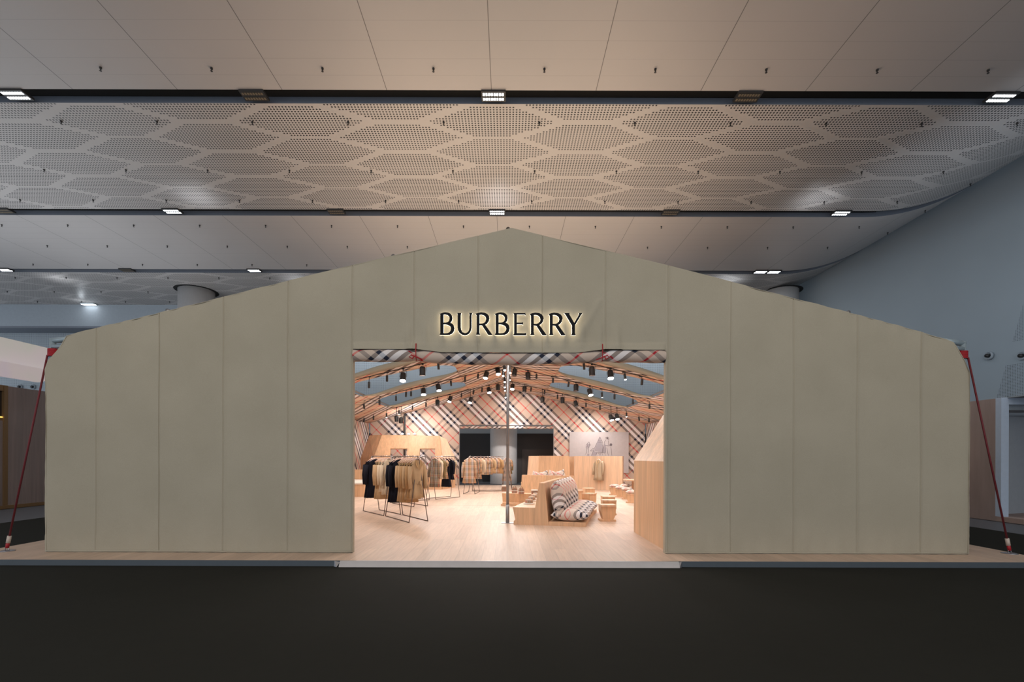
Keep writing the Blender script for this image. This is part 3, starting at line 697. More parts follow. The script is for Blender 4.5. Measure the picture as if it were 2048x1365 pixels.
# ================================================================ SHOP INTERIOR
# ---- left hut
def wpoly(mb, pts, th, n):  # thin slab from polygon
    return mb.prism([Vector(p) for p in pts], Vector(n) * th)
hx = lambda px, Y: (px - PX) / F * Y
t = thing('display_hut', 'oak hut with sloping sides and two square openings, left rear', 'display hut', (-4.5, 22.3, 0))
off = Vector((4.5, -22.3, 0))
FY = 22.0; TZ = 2.47; KZ = 1.43
A0, A1, A2, A3 = Vector((-6.07, FY, 0)), Vector((-6.07, FY, KZ)), Vector((-5.78, FY + 0.3, TZ)), Vector((-3.14, FY + 0.3, TZ - 0.05))
B1, B0 = Vector((-2.98, FY, KZ)), Vector((-2.98, FY, 0))
def face_hole():
    mb = MB(); w = [(hx(780, FY), hx(814, FY)), (hx(839, FY), hx(870, FY))]; zt_, zb_ = 1.84, 0.9
    def pt(x, z):
        dy = 0.3 * max(0, z - KZ) / (TZ - KZ); return (x, FY + dy, z)
    def xl(z): return -6.07 if z < KZ else -6.07 + 0.29 * (z - KZ) / (TZ - KZ)
    def xr(z): return -2.98 if z < KZ else -2.98 - 0.16 * (z - KZ) / (TZ - KZ)
    zs = [0, zb_, KZ, zt_, TZ - 0.03]
    for z0, z1 in zip(zs, zs[1:]):
        cols = [xl, w[0][0], w[0][1], w[1][0], w[1][1], xr]
        for i in range(5):
            if i in (1, 3) and zb_ <= z0 < zt_: continue
            f = lambda q, z: q(z) if callable(q) else q
            mb.q([pt(f(cols[i], z0), z0), pt(f(cols[i + 1], z0), z0), pt(f(cols[i + 1], z1), z1), pt(f(cols[i], z1), z1)])
    return mb
mb = face_hole(); mb.v = [tuple(Vector(v) + off) for v in mb.v]; o = mb.build('front_panel', 'wood', t); solidify(o, 0.12, 0)
def sp(name, pts, mat, par=t, of=off, th=0.05):
    m_ = MB(); m_.q([Vector(p) + of for p in pts]); o = m_.build(name, mat, par); solidify(o, th, 0); return o
sp('left_panel', [(-6.07, FY, 0), (-6.07, FY, KZ), (-7.02, 23.2, KZ), (-7.02, 23.2, 0)], 'wood')
sp('left_panel', [(-6.07, FY, KZ), (-5.78, FY + 0.3, TZ), (-6.56, 23.0, TZ), (-7.02, 23.2, KZ)], 'wood')
sp('right_panel', [(-2.98, FY, 0), (-2.98, FY, KZ), (-2.55, 23.5, KZ), (-2.55, 23.5, 0)], 'wood')
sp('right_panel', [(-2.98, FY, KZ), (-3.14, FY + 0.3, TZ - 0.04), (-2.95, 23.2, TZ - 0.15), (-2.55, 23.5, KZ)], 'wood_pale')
sp('roof_panel', [(-5.78, FY + 0.3, TZ), (-3.14, FY + 0.3, TZ - 0.04), (-2.95, 23.2, TZ - 0.15), (-6.56, 23.0, TZ)], 'wood')
for i, px in enumerate((805, 817, 829)):
    p = P(px, 869, FY + 0.55)
    tt_ = thing('uplight', 'tiny lit uplight on the roof of the left hut, %s of three' % ('leftmost', 'middle', 'rightmost')[i], 'lamp', (p.x, p.y, TZ + 0.03), 0, 'uplights on the hut roof')
    MB().tube([(0, 0, 0), (0, 0, 0.04)], 0.03, 10).build('base', 'black', tt_, True); MB().lathe([(0.035, 0.04), (0.04, 0.07), (0.03, 0.085)], n=12).build('bulb', 'lens', tt_, True)
    lamp('SPOT', 'uplight_beam', (p.x, p.y, TZ + 0.2), 60, NEUT, (math.radians(130), 0, 0), spot_size=2.2, spot_blend=0.9, shadow_soft_size=0.05)
# ---- low bench left
t = thing('bench', 'low oak bench with pale seat and backrest against the left tent wall', 'bench', (-6.2, 19, 0))
MB().box((-0.88, -1.1, 0), (0.92, 1.6, 0.46)).build('base', 'wood', t); MB().box((-0.89, -1.12, 0.46), (0.94, 1.5, 0.52)).build('seat', 'brim', t)
MB().box((-0.88, 1.5, 0.46), (0.85, 1.75, 0.93)).build('backrest', 'wood', t)
# ---- right big hut just inside the door
t = thing('display_hut', 'tall oak hut with leaning upper panel just inside the opening, right', 'display hut', (4.6, 8.7, 0))
of = Vector((-4.6, -8.7, 0)); HY0, HY1 = TY + 0.16, 9.67
MB().prism([Vector((2.53, HY0, 0)) + of, Vector((6.9, HY0, 0)) + of, Vector((6.9, HY1, 0)) + of, Vector((2.53, HY1, 0)) + of], (0, 0, 1.43)).build('lower_panel', 'wood', t)
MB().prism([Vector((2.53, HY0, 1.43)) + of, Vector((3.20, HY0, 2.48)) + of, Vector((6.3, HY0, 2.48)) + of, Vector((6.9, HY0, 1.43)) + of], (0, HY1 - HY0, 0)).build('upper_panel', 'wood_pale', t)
# ---- curved seating units
def seating(origin, ang, length, label, pf, hasbase=True, depth_arc=0.0, bcut=0.0):
    t = thing('seating_unit', label, 'seating unit', origin, ang)
    # profile in local X (across), Z; extruded along local Y
    shelf = [(0.02, 0.07), (0.055, 0.11), (0.0, 0.377), (0.50, 0.377), (0.50, 0.0), (0.02, 0.0)]
    backp = [(0.50, 0.0), (0.50, 0.377), (0.59, 0.925), (0.71, 0.925), (0.80, 0.0)]
    def ext(prof, name, mats, y0=0.0, y1=length):
        rows = []; n = 14
        for i in range(n + 1):
            y = y0 + (y1 - y0) * i / n; dx = depth_arc * (y / length) ** 2
            rows.append([(x + dx, y, z) for x, z in prof])
        mb = MB(); mb.grid(rows, True); mb.cap(rows[0]); mb.cap(rows[-1]); return mb.build(name, mats, t)
    ext(shelf, 'shelf', 'wood'); ext(backp, 'backrest', 'wood', 0, length - bcut)
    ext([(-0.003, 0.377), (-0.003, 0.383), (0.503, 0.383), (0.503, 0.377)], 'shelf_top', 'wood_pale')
    if hasbase: ext([(0.80, 0), (0.80, 0.085), (1.60, 0.085), (1.60, 0.0)], 'seat_base', 'wood')
    else: ext([(-0.08, 0), (-0.08, 0.05), (0.02, 0.05), (0.02, 0)], 'skirt', 'wood')
    return t
U1 = Vector((0.12, 10.7, 0)); ANG1 = -math.radians(13)
seating(U1, ANG1, 2.9, 'nearest oak seating unit with hat shelf on its left side', None, True, 0.10)
U2 = Vector((-0.22, 15.35, 0))
u2 = seating(Vector((1.75, 14.0, 0)), math.radians(66), 2.1, 'second oak seating unit behind, its shelf carrying check bags', None, False, 0.0, 0.42)
# pillows
def pillow(name, w_, h_, d_, parent=None, mat='cushion'):
    mb = MB(); n = 18; rows = []
    for s in (1, -1):
        rows = []
        for i in range(n + 1):
            u = -1 + 2 * i / n; row = []
            for j in range(n + 1):
                v = -1 + 2 * j / n
                pin = 1 - 0.07 * (1 - abs(u * v)) * (abs(u) ** 6 + abs(v) ** 6) / 2 * 2
                th = max(0, (1 - abs(u) ** 2.6) * (1 - abs(v) ** 2.6)) ** 0.62
                wr = 1 + 0.05 * math.sin(9 * u + 3 * v) * (abs(v) ** 2)
                row.append((u * w_ / 2 * (1 - 0.06 * (1 - v * v) * abs(u) ** 3), s * d_ / 2 * th * wr, v * h_ / 2 * (1 - 0.06 * (1 - u * u) * abs(v) ** 3)))
            rows.append(row)
        mb.grid(rows)
    return mb.build(name, mat, parent, True)
R1 = Matrix.Translation(U1) @ Matrix.Rotation(ANG1, 4, 'Z')
lying = None; stand = None
NC = 6
for i in range(NC):
    y = 0.26 + i * 0.44
    lab = 'upright check cushion against the near oak backrest, %s from the front' % ORD[i]
    dx = 0.10 * (y / 2.9) ** 2
    o = pillow('back_cushion', 0.445, 0.80, 0.34) if stand is None else stand.copy()
    if stand is not None: C.objects.link(o)
    stand = stand or o
    o.matrix_world = R1 @ Matrix.Translation((0.985 + dx, y, 0.585)) @ Matrix.Rotation(math.radians(-9), 4, 'Y') @ Matrix.Rotation(PI / 2, 4, 'Z')
    tag(o, lab, 'cushion', 'upright check cushions on the near seat')
    lab = 'flat check seat cushion on the near oak base, %s from the front' % ORD[i]
    o = pillow('seat_cushion', 0.86, 0.445, 0.28) if lying is None else lying.copy()
    if lying is not None: C.objects.link(o)
    lying = lying or o
    o.matrix_world = R1 @ Matrix.Translation((1.25 + dx, y, 0.225)) @ Matrix.Rotation(math.radians(90), 4, 'X')
    tag(o, lab, 'cushion', 'flat check seat cushions on the near seat')
# cushions peeking over the second unit
pk = None
for i in range(4):
    p = P(1072 + i * 16.5, 951 - i * 0.8, 15.6 - 0.1 * i)
    o = pillow('back_cushion', 0.34, 0.46, 0.2) if pk is None else pk.copy()
    if pk is not None: C.objects.link(o)
    pk = pk or o; o.matrix_world = Matrix.Translation((p.x, p.y, p.z - 0.12)) @ Matrix.Rotation(0.3 * (-1) ** i, 4, 'Y')
    tag(o, 'check cushion peeking over the second oak backrest, %s from the left' % ORD[i], 'cushion', 'cushions behind the second backrest')
sb = thing('plinth', 'oak plinth under the cushions behind the second backrest', 'plinth', (1.2, 15.75, 0)); MB().box((-0.75, -0.25, 0), (0.75, 0.35, 0.66)).build('block', 'wood', sb)
# hats and bags
hat = None
for i, (px, py) in enumerate(((1058, 1009), (1063.5, 1003), (1068, 998.5), (1072, 995))):
    p = G(px, py, 0.383); lab = 'check bucket hat on the near shelf, %s from the front' % ORD[i]
    if hat is None:
        hat = thing('bucket_hat', lab, 'hat', p, 0, 'bucket hats on the near shelf')
        MB().lathe([(0.098, 0.03), (0.09, 0.09), (0.078, 0.115), (0.05, 0.12)], n=18).build('crown', 'hat', hat, True)
        MB().lathe([(0.135, 0.0), (0.14, 0.004), (0.10, 0.034), (0.095, 0.034), (0.09, 0.03)], n=20).build('brim', 'brim', hat, True); o = hat
    else: o = copy_tree(hat)
    o.location = p; o['label'] = lab
def bag(p, lab, w_=0.15, h_=0.17, rz=0.2, handle=True, name='bucket_bag', cat='bag'):
    t = thing(name, lab, cat, p, rz, 'bags on the second shelf')
    pr = [(-w_ / 2, 0), (w_ / 2, 0), (w_ / 2, h_ * 0.72), (w_ * 0.28, h_), (-w_ * 0.28, h_), (-w_ / 2, h_ * 0.72)] if handle else [(-w_ / 2, 0), (w_ / 2, 0), (w_ / 2, h_), (-w_ / 2, h_)]
    MB().prism([(x, -0.06, z) for x, z in pr], (0, 0.12, 0)).build('body', 'bag', t)
    if handle:
        MB().tube([(w_ * 0.3 * math.cos(a_ * PI / 8), -0.03, h_ * 0.9 + 0.06 * math.sin(a_ * PI / 8)) for a_ in range(9)], 0.009, 6).build('handle', 'coat_olive', t, True)
        MB().box((-w_ / 2 - 0.003, -0.064, h_ * 0.4), (w_ / 2 + 0.003, 0.064, h_ * 0.47)).build('strap', 'brim', t)
    else: MB().box((-w_ / 2 - 0.004, -0.064, h_ * 0.8), (w_ / 2 + 0.004, 0.064, h_ + 0.006)).build('lid', 'brim', t)
bag(G(1029, 986.5, 0.383), 'check house-shaped bag on the second shelf, just right of the pole')
bag(G(1042.5, 988.5, 0.383), 'check house-shaped bag on the second shelf, beside the box')
bag(G(1069, 990.5, 0.383), 'square check box with pale lid on the second shelf', 0.17, 0.15, 0.1, False, 'gift_box', 'box')
bag(G(1008, 983.5, 0.383), 'tan box left of the pole on the second shelf', 0.13, 0.2, 0.1, False, 'gift_box', 'box')
# ---- large oak screens behind
def screen(label, pts_y, top, mats, name='oak_screen', taper=0.12):
    """pts: plan points (x,y) of the front, left to right"""
    c = pts_y[0]; t = thing(name, label, 'screen wall', (c[0], c[1], 0))
    for (a, b_), m_ in zip(zip(pts_y, pts_y[1:]), mats):
        A = Vector((a[0] - c[0], a[1] - c[1], 0)); B = Vector((b_[0] - c[0], b_[1] - c[1], 0))
        mb = MB(); ia = Vector((taper if a == pts_y[0] else 0.03, 0.10, top)); ib = Vector((-taper * 0.6 if b_ == pts_y[-1] else 0.03, 0.10, top))
        mb.q([A, B, B + ib, A + ia]); o = mb.build('panel', m_, t); solidify(o, 0.12, -1)
    return t
screen('tapered oak screen standing behind the seating units', [(hx(1052, 20.9), 20.9), (hx(1076, 20.0), 20.0), (hx(1141, 20.0), 20.0)], 1.53, ['wood_pale', 'wood'])
screen('narrow oak screen in the gap beside the coat screen', [(hx(1138, 23.6), 23.6), (hx(1152, 23.6), 23.6)], 1.52, ['wood'], taper=0.0)
cs = thing('oak_screen', 'wide oak screen with a single coat hung on it', 'screen wall', (hx(1148, 23.0), 23.0, 0))
E_ = Vector((hx(1245, 21.1) - hx(1148, 23), -1.9, 0))
mb = MB(); mb.prism([(0, 0, 0), E_, E_ + Vector((0.12, 0.3, 0)), (0.1, 0.35, 0)], (0, 0, 1.53)); mb.build('panel', 'wood_pale', cs)
# ---- picture board
bo = thing('picture_board', 'grey picture board with ink sketch of figures on the check wall', 'picture', (hx(1198, 25.1), 25.12, 2.0))
BW, BH = 3.07, 2.13; bz = 1.5 + (914 - 905.2) / F * 25.1 - 2.0
MB().box((-BW / 2, -0.05, bz - BH / 2), (BW / 2, 0.02, bz + BH / 2)).build('board', 'board', bo)
def S(x, y): # sketch coordinates in crop pixels
    return Vector(((x / 12.41 + 1130 - 1198) / F * 25.1, -0.056, 1.5 + (914 - (y / 12.41 + 850)) / F * 25.1 - 2.0))
mb = MB()
for L in ([(860,295),(700,640),(660,760)], [(860,295),(920,420),(940,560),(920,690)], [(820,400),(920,400)], [(815,430),(925,440)], [(780,690),(980,690),(1000,760)], [(780,690),(760,760)],
          [(1000,330),(1010,310),(1050,300),(1085,330),(1085,360),(1060,380)], [(1010,370),(970,430),(960,520),(940,600),(935,690)], [(1070,400),(1075,480),(1060,520)], [(1000,510),(1080,520),(1120,500)],
          [(1130,540),(1150,640),(1160,760)], [(1030,560),(1050,640),(1070,760)], [(1000,560),(1000,680)], [(590,420),(520,500),(520,560),(540,600),(525,700),(500,735)], [(590,420),(610,480),(590,560),(580,640),(570,720)],
          [(550,480),(570,560),(550,600)], [(600,470),(630,510)], [(630,640),(680,590),(720,590)], [(630,650),(700,640)], [(830,700),(850,750)], [(870,700),(880,755)], [(910,700),(930,755)]):
    mb.tube([S(*p) for p in L], 0.0085, 5)
mb.build('ink_lines', 'ink', bo)
mb = MB()
mb.prism([S(700, 640), S(640, 760), S(770, 765), S(800, 690)], (0, -0.003, 0)); mb.prism([S(860, 300), S(720, 640), S(920, 690), S(940, 560)], (0, -0.003, 0))
mb.prism([S(970, 430), S(935, 690), S(1010, 700), S(1010, 520)], (0, -0.004, 0)); mb.prism([S(560, 460), S(515, 560), S(590, 560), S(605, 480)], (0, -0.003, 0)); mb.prism([S(550, 720), S(550, 765), S(600, 765), S(600, 725)], (0, -0.003, 0))
mb.build('ink_wash', 'ink_soft', bo)
mb = MB(); R = Matrix.Rotation(PI / 2, 4, 'X')
for (x, y, r) in ((1135, 490, 0.07), (1045, 335, 0.05)): mb.lathe([(r, 0), (r, 0.006)], n=14, M4=Matrix.Translation(S(x, y)) @ R)
mb.build('ink_blot', 'ink', bo)
# ---- stools
st_proto = None
def stool(p, rz, lab, sc=1.0):
    global st_proto
    if st_proto is None:
        t = thing('stool', lab, 'stool', p, rz, 'hourglass oak stools')
        MB().box((-0.185, -0.16, 0.0), (0.175, 0.16, 0.045)).build('foot', 'wood', t)
        MB().prism([(-0.115, -0.14, 0.045), (0.12, -0.14, 0.045), (0.175, -0.14, 0.16), (0.175, -0.14, 0.35), (-0.175, -0.14, 0.35), (-0.175, -0.14, 0.24)], (0, 0.28, 0)).build('body', 'wood', t)
        MB().box((-0.177, -0.165, 0.35), (0.177, 0.165, 0.385)).build('seat', 'wood_pale', t); st_proto = t
    else: t = copy_tree(st_proto); t['label'] = lab
    t.location = p; t.rotation_euler = (0, 0, rz); return t
FRONT = [((1217, 1044), 0, 'hourglass oak stool nearest the opening, front of the row of three'), ((1219.5, 1031), 0, 'hourglass oak stool, middle one of the row of three'), ((1218, 1021), 0, 'hourglass oak stool, rear one of the row of three'),
         ((1180, 1013), 0.75, 'hourglass oak stool standing angled beside the seat cushions'), ((1154, 1005), 0.6, 'oak stool half hidden behind the seat cushions'), ((1179, 999), 0.2, 'oak stool behind the angled one, below the coat screen')]
for (px, py), a, lab in FRONT:
    p = G(px, py); p.y += 0.16; stool(p, a, lab)
for i, (px, py) in enumerate(((1231, 991), (1243, 995.5), (1256, 999.5), (1267, 1007), (1252, 990))):
    p = G(px, py); p.y += 0.15; nm = ORD[i] if i < 4 else None
    wh = ('farthest left', 'second from the left', 'third from the left', 'nearest the right hut')[i] if i < 4 else 'rearmost, below the side table'
    s_ = stool(p, 0.1 * (i % 3) - 0.5, 'short oak stool with check cushion, %s of the cushioned stools' % wh); s_['group'] = 'cushioned oak stools'; s_.scale = (0.95, 0.95, 0.80)
    c_ = pillow('stool_cushion', 0.40, 0.40, 0.13) if i == 0 else stc.copy()
    if i == 0: stc = c_
    else: C.objects.link(c_)
    c_.matrix_world = Matrix.Translation(p + Vector((0, 0, 0.36))) @ Matrix.Rotation(0.1 * (i % 3) - 0.4, 4, 'Z') @ Matrix.Rotation(PI / 2, 4, 'X')
    tag(c_, 'check cushion lying on the cushioned stool %s' % wh.replace('rearmost, ', 'rearmost '), 'cushion', 'cushions on the short stools')
t = thing('side_table', 'oak block table beside the cushioned stools at the right', 'table', (5.2, 19.2, 0))
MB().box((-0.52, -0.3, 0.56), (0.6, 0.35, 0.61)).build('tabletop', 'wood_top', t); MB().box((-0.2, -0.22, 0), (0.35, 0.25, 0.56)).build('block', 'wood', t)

# ---- clothes racks and garments
rack0 = None
def rack(cx, cy, dx, dy, lab, L=1.4, W=0.46):
    global rack0
    a = math.atan2(dy, dx)
    if rack0 is None:
        t = thing('clothes_rack', lab, 'clothes rack', (cx, cy, 0), a, 'trestle clothes racks')
        MB().tube([(-0.7, 0, 1.5), (0.7, 0, 1.5)], 0.014, 8).build('rail', 'chrome', t, True)
        for sx in (-1, 1):
            for sy in (-1, 1): MB().tube([(sx * 0.66, sy * 0.012, 1.50), (sx * 0.695, sy * 0.23, 0.012)], 0.011, 6).build('leg', 'rack', t, True)
        for sy in (-1, 1): MB().tube([(-0.70, sy * 0.23, 0.012), (0.70, sy * 0.23, 0.012)], 0.011, 6).build('base_bar', 'rack', t, True)
        rack0 = t
    else: t = copy_tree(rack0); t['label'] = lab
    t.location = (cx, cy, 0); t.rotation_euler = (0, 0, a); t.scale = (L / 1.4, 1, 1)
    return (Vector((cx, cy, 1.5)), Vector((math.cos(a), math.sin(a), 0)), L, a)
def ring(wx_, dy_, z, n=32, fold=0.0, k=8, ph=0.0):
    return [(wx_ * math.copysign(abs(math.cos(2 * PI * j / n)) ** 0.8, math.cos(2 * PI * j / n)) * (1 + fold * math.cos(k * 2 * PI * j / n + ph)), dy_ * math.sin(2 * PI * j / n) * (1 + 2 * fold * math.cos(k * 2 * PI * j / n + ph)), z) for j in range(n)]
protos = {}
def garment(kind, mat, collar, length, sleeve, belt=False, flare=0.0, width=1.0):
    key = (kind, mat, length)
    if key in protos: return copy_tree(protos[key])
    nm = {'coat': 'coat', 'shirt': 'shirt', 'dress': 'dress', 'trench': 'trench_coat', 'jacket': 'jacket'}[kind]
    t = thing(nm, '-', {'trench_coat': 'coat'}.get(nm, nm))
    w_ = width; L = length
    prof = [(0.065, 0.045, -0.085, 0), (0.11, 0.055, -0.10, 0), (0.185 * w_, 0.055, -0.155, 0), (0.195 * w_, 0.075, -0.26, 0.02), (0.185 * w_, 0.08, -0.42, 0.04),
            ((0.15 if belt else 0.18) * w_, 0.075, -0.60 if L > 0.8 else -0.5 * L - 0.1, 0.05), ((0.195 + flare * 0.5) * w_, 0.085, -(0.60 + L) / 2 - 0.02 if L > 0.8 else -0.8 * L, 0.08), ((0.21 + flare) * w_, 0.095, -L, 0.10)]
    rows = [ring(a, b, z, fold=f, ph=z * 2) for a, b, z, f in prof]
    mb = MB(); mb.grid(rows, True); mb.cap(rows[-1]); mb.build('body', mat, t, True)
    for s in (-1, 1):
        if sleeve > 0: MB().tube([(s * 0.165 * w_, 0, -0.165), (s * 0.215 * w_, 0.0, -0.24), (s * 0.250 * w_, -0.02, -0.24 - (sleeve - 0.1) * 0.5), (s * 0.245 * w_, -0.045, -0.14 - sleeve), ], [0.048, 0.054, 0.048, 0.042], 10).build('sleeve', mat, t, True)
    mb = MB()
    for s in (-1, 1): mb.prism([(s * 0.01, -0.10, -0.30), (s * 0.085, -0.088, -0.19), (s * 0.075, -0.055, -0.085), (s * 0.035, -0.062, -0.09)], (0, -0.008, 0))
    mb.build('collar', collar, t)
    if belt:
        mb = MB(); r1 = ring(0.162 * w_, 0.09, -0.58, fold=0.0); r2 = ring(0.162 * w_, 0.09, -0.625, fold=0.0); mb.grid([r1, r2], True); mb.box((0.0, -0.125, -0.64), (0.06, -0.10, -0.56)); mb.tube([(0.03, -0.115, -0.6), (0.06, -0.13, -0.72), (0.05, -0.125, -0.86)], 0.014, 6); mb.build('belt', mat, t)
    elif kind in ('coat', 'shirt', 'jacket'):
        mb = MB(); mb.box((-0.004, -0.118, -L + 0.03), (0.004, -0.10, -0.30)); mb.build('placket', collar, t)
    protos[key] = t; return t
hang0 = None
def hanger(loc, rz, lab):
    global hang0
    if hang0 is None:
        t = thing('hanger', lab, 'hanger', loc, rz, 'wooden hangers on the racks')
        MB().tube([(0.0, 0, -0.055), (0, 0, -0.02), (0.022, 0, 0.0), (0.0, 0, 0.024), (-0.02, 0, 0.006)], 0.004, 5).build('hook', 'chrome', t, True)
        MB().tube([(-0.185, 0, -0.15), (-0.08, 0, -0.085), (0, 0, -0.055), (0.08, 0, -0.085), (0.185, 0, -0.15)], [0.010, 0.017, 0.024, 0.017, 0.010], 8).build('arms', 'hanger', t, True); hang0 = t
    else: t = copy_tree(hang0); t['label'] = lab
    t.location = loc; t.rotation_euler = (0, 0, rz)
CO = {'black': ('coat_black', 'coat_black'), 'beige': ('coat_beige', 'coat_honey'), 'honey': ('coat_honey', 'coat_beige'), 'cream': ('coat_cream', 'coat_cream'), 'khaki': ('coat_khaki', 'coat_khaki'),
      'check': ('check_small', 'check_small'), 'darkcheck': ('check_dark', 'check_dark'), 'olive': ('coat_olive', 'coat_cream'), 'checkbeige': ('coat_beige', 'check_small')}
CN = {'black': 'black', 'beige': 'beige', 'honey': 'honey-coloured', 'cream': 'cream', 'khaki': 'khaki', 'check': 'beige check', 'darkcheck': 'dark check', 'olive': 'olive', 'checkbeige': 'beige check-collared'}
def hang(rk, name, items, yaw=0.0, ts=None):
    c, d, L, a = rk; n = len(items)
    for i, it in enumerate(items):
        kind, col, ln, sl = it[:4]; belt = len(it) > 4 and it[4]; fl = it[5] if len(it) > 5 else 0.02; wd = it[6] if len(it) > 6 else 1.0
        tt_ = it[7] if len(it) > 7 else ts[i] if ts else (-0.5 + (i + 0.7) / (n + 0.4)) * 0.86
        p = c + d * (tt_ * L); ya = a - PI / 2 + yaw + rnd.uniform(-0.10, 0.10)
        if math.sin(ya + 0.0) * 0 + math.cos(ya) < 0: ya += PI
        g = garment(kind, CO[col][0], CO[col][1], ln, sl, belt, fl, wd)
        g.location = p; g.rotation_euler = (0, 0, ya); s_ = 1.0
        g['label'] = '%s %s, %s from left on the %s' % (CN[col], {'coat': 'long coat', 'trench': 'belted trench coat', 'shirt': 'shirt', 'dress': 'long dress', 'jacket': 'jacket'}[kind], ORD[i], name)
        g['group'] = 'garments on the ' + name
        hanger(p, ya, 'wooden hanger %s from left on the %s' % (ORD[i], name))
rA = rack(-3.34, 12.82, 0.81, -1.04, 'trestle clothes rack farthest left, black and beige coats', 1.38)
rB = rack(-2.44, 11.62, 0.84, -1.2, 'trestle clothes rack nearest the opening, black and trench coats', 1.46)
rC = rack(-3.03, 14.98, 0.91, -1.13, 'trestle clothes rack right behind the two front racks', 1.44)
rE = rack(-3.25, 16.50, 0.80, 0.66, 'trestle clothes rack in the second line, left one', 1.1)
rD = rack(-2.31, 17.45, 0.71, 0.95, 'trestle clothes rack in the second line, holding check and black pieces', 1.25)
rF = rack(-0.86, 21.25, 1.0, 0.06, 'trestle clothes rack by the rear doorway with check shirts', 1.36)
rG = rack(-1.47, 19.9, 0.08, 1.0, 'trestle clothes rack seen end-on, left of the rear shirts', 1.35)
rH = rack(-0.02, 22.4, 0.02, 1.0, 'trestle clothes rack seen end-on behind the centre pole', 1.1)
hang(rA, 'far-left rack', [('coat', 'black', 1.12, 0.62, False, 0.02, 1.12), ('coat', 'black', 1.12, 0.62, False, 0.02, 1.12), ('coat', 'beige', 1.12, 0.62, False, 0.02, 0.86), ('coat', 'beige', 1.12, 0.62, False, 0.02, 0.86), ('shirt', 'cream', 0.92, 0.60, False, 0.02, 0.85), ('trench', 'cream', 0.98, 0.60, True, 0.02, 0.85)], ts=[-.38, -.27, .0, .10, .21, .34])
hang(rB, 'nearest rack', [('coat', 'black', 1.13, 0.60, False, 0.02, 1.05), ('coat', 'black', 1.13, 0.60, False, 0.02, 1.05), ('coat', 'beige', 1.08, 0.60, False, 0.02, 0.86), ('coat', 'beige', 1.08, 0.60, False, 0.02, 0.86), ('coat', 'honey', 1.08, 0.60, False, 0.02, 0.86), ('trench', 'beige', 1.0, 0.60, True, 0.02, 0.86), ('trench', 'honey', 0.96, 0.60, True, 0.02, 0.82), ('trench', 'beige', 0.95, 0.6, True, 0.02, 0.8)], ts=[-.36, -.26, -.03, .07, .17, .26, .35, .44])
hang(rC, 'rack behind the front racks', [('coat', 'beige', 0.98, 0.58), ('coat', 'honey', 0.98, 0.58), ('coat', 'cream', 0.95, 0.58), ('coat', 'beige', 0.98, 0.58), ('coat', 'khaki', 0.95, 0.58)])
hang(rE, 'second-line left rack', [('shirt', 'cream', 0.62, 0.4), ('coat', 'beige', 0.95, 0.58), ('coat', 'darkcheck', 1.05, 0.58)])
hang(rD, 'second-line right rack', [('coat', 'darkcheck', 1.08, 0.6), ('shirt', 'cream', 0.80, 0.55), ('shirt', 'olive', 0.75, 0.55), ('shirt', 'check', 0.80, 0.2), ('dress', 'black', 1.10, 0.0), ('jacket', 'black', 0.84, 0.5), ('shirt', 'khaki', 0.35, 0.2)])
hang(rF, 'rear shirt rack', [('coat', 'check', 0.98, 0.6), ('shirt', 'cream', 0.78, 0.55), ('shirt', 'check', 0.80, 0.35), ('shirt', 'check', 0.78, 0.35), ('shirt', 'checkbeige', 0.72, 0.4), ('shirt', 'check', 0.74, 0.35), ('shirt', 'honey', 0.74, 0.35)], yaw=0.95)
hang(rG, 'end-on rack left of rear shirts', [('coat', 'check', 1.06, 0.7, False, 0.03, 1.1, -0.46), ('coat', 'darkcheck', 0.9, 0.6, False, 0.02, 1.0, 0.3)])
hang(rH, 'end-on rack behind the centre pole', [('coat', 'check', 1.10, 0.3, False, 0.02, 0.9, -0.40), ('shirt', 'olive', 0.8, 0.5, False, 0.02, 1.0, 0.2)])
g = garment('coat', 'coat_khaki', 'coat_beige', 1.0, 0.62, False, 0.03, 1.05)
p = P(1196, 917, 22.0) + Vector((0, -0.20, 0)); p.y = 23.0 - 1.9 * (p.x - hx(1148, 23)) / E_.x - 0.17
g.location = p; g.rotation_euler = (0, 0, math.atan2(E_.y, E_.x)); g['label'] = 'khaki coat hanging alone on the wide oak screen'; g['group'] = 'coat on display'
hanger(p, math.atan2(E_.y, E_.x), 'hanger of the single coat on the wide oak screen')

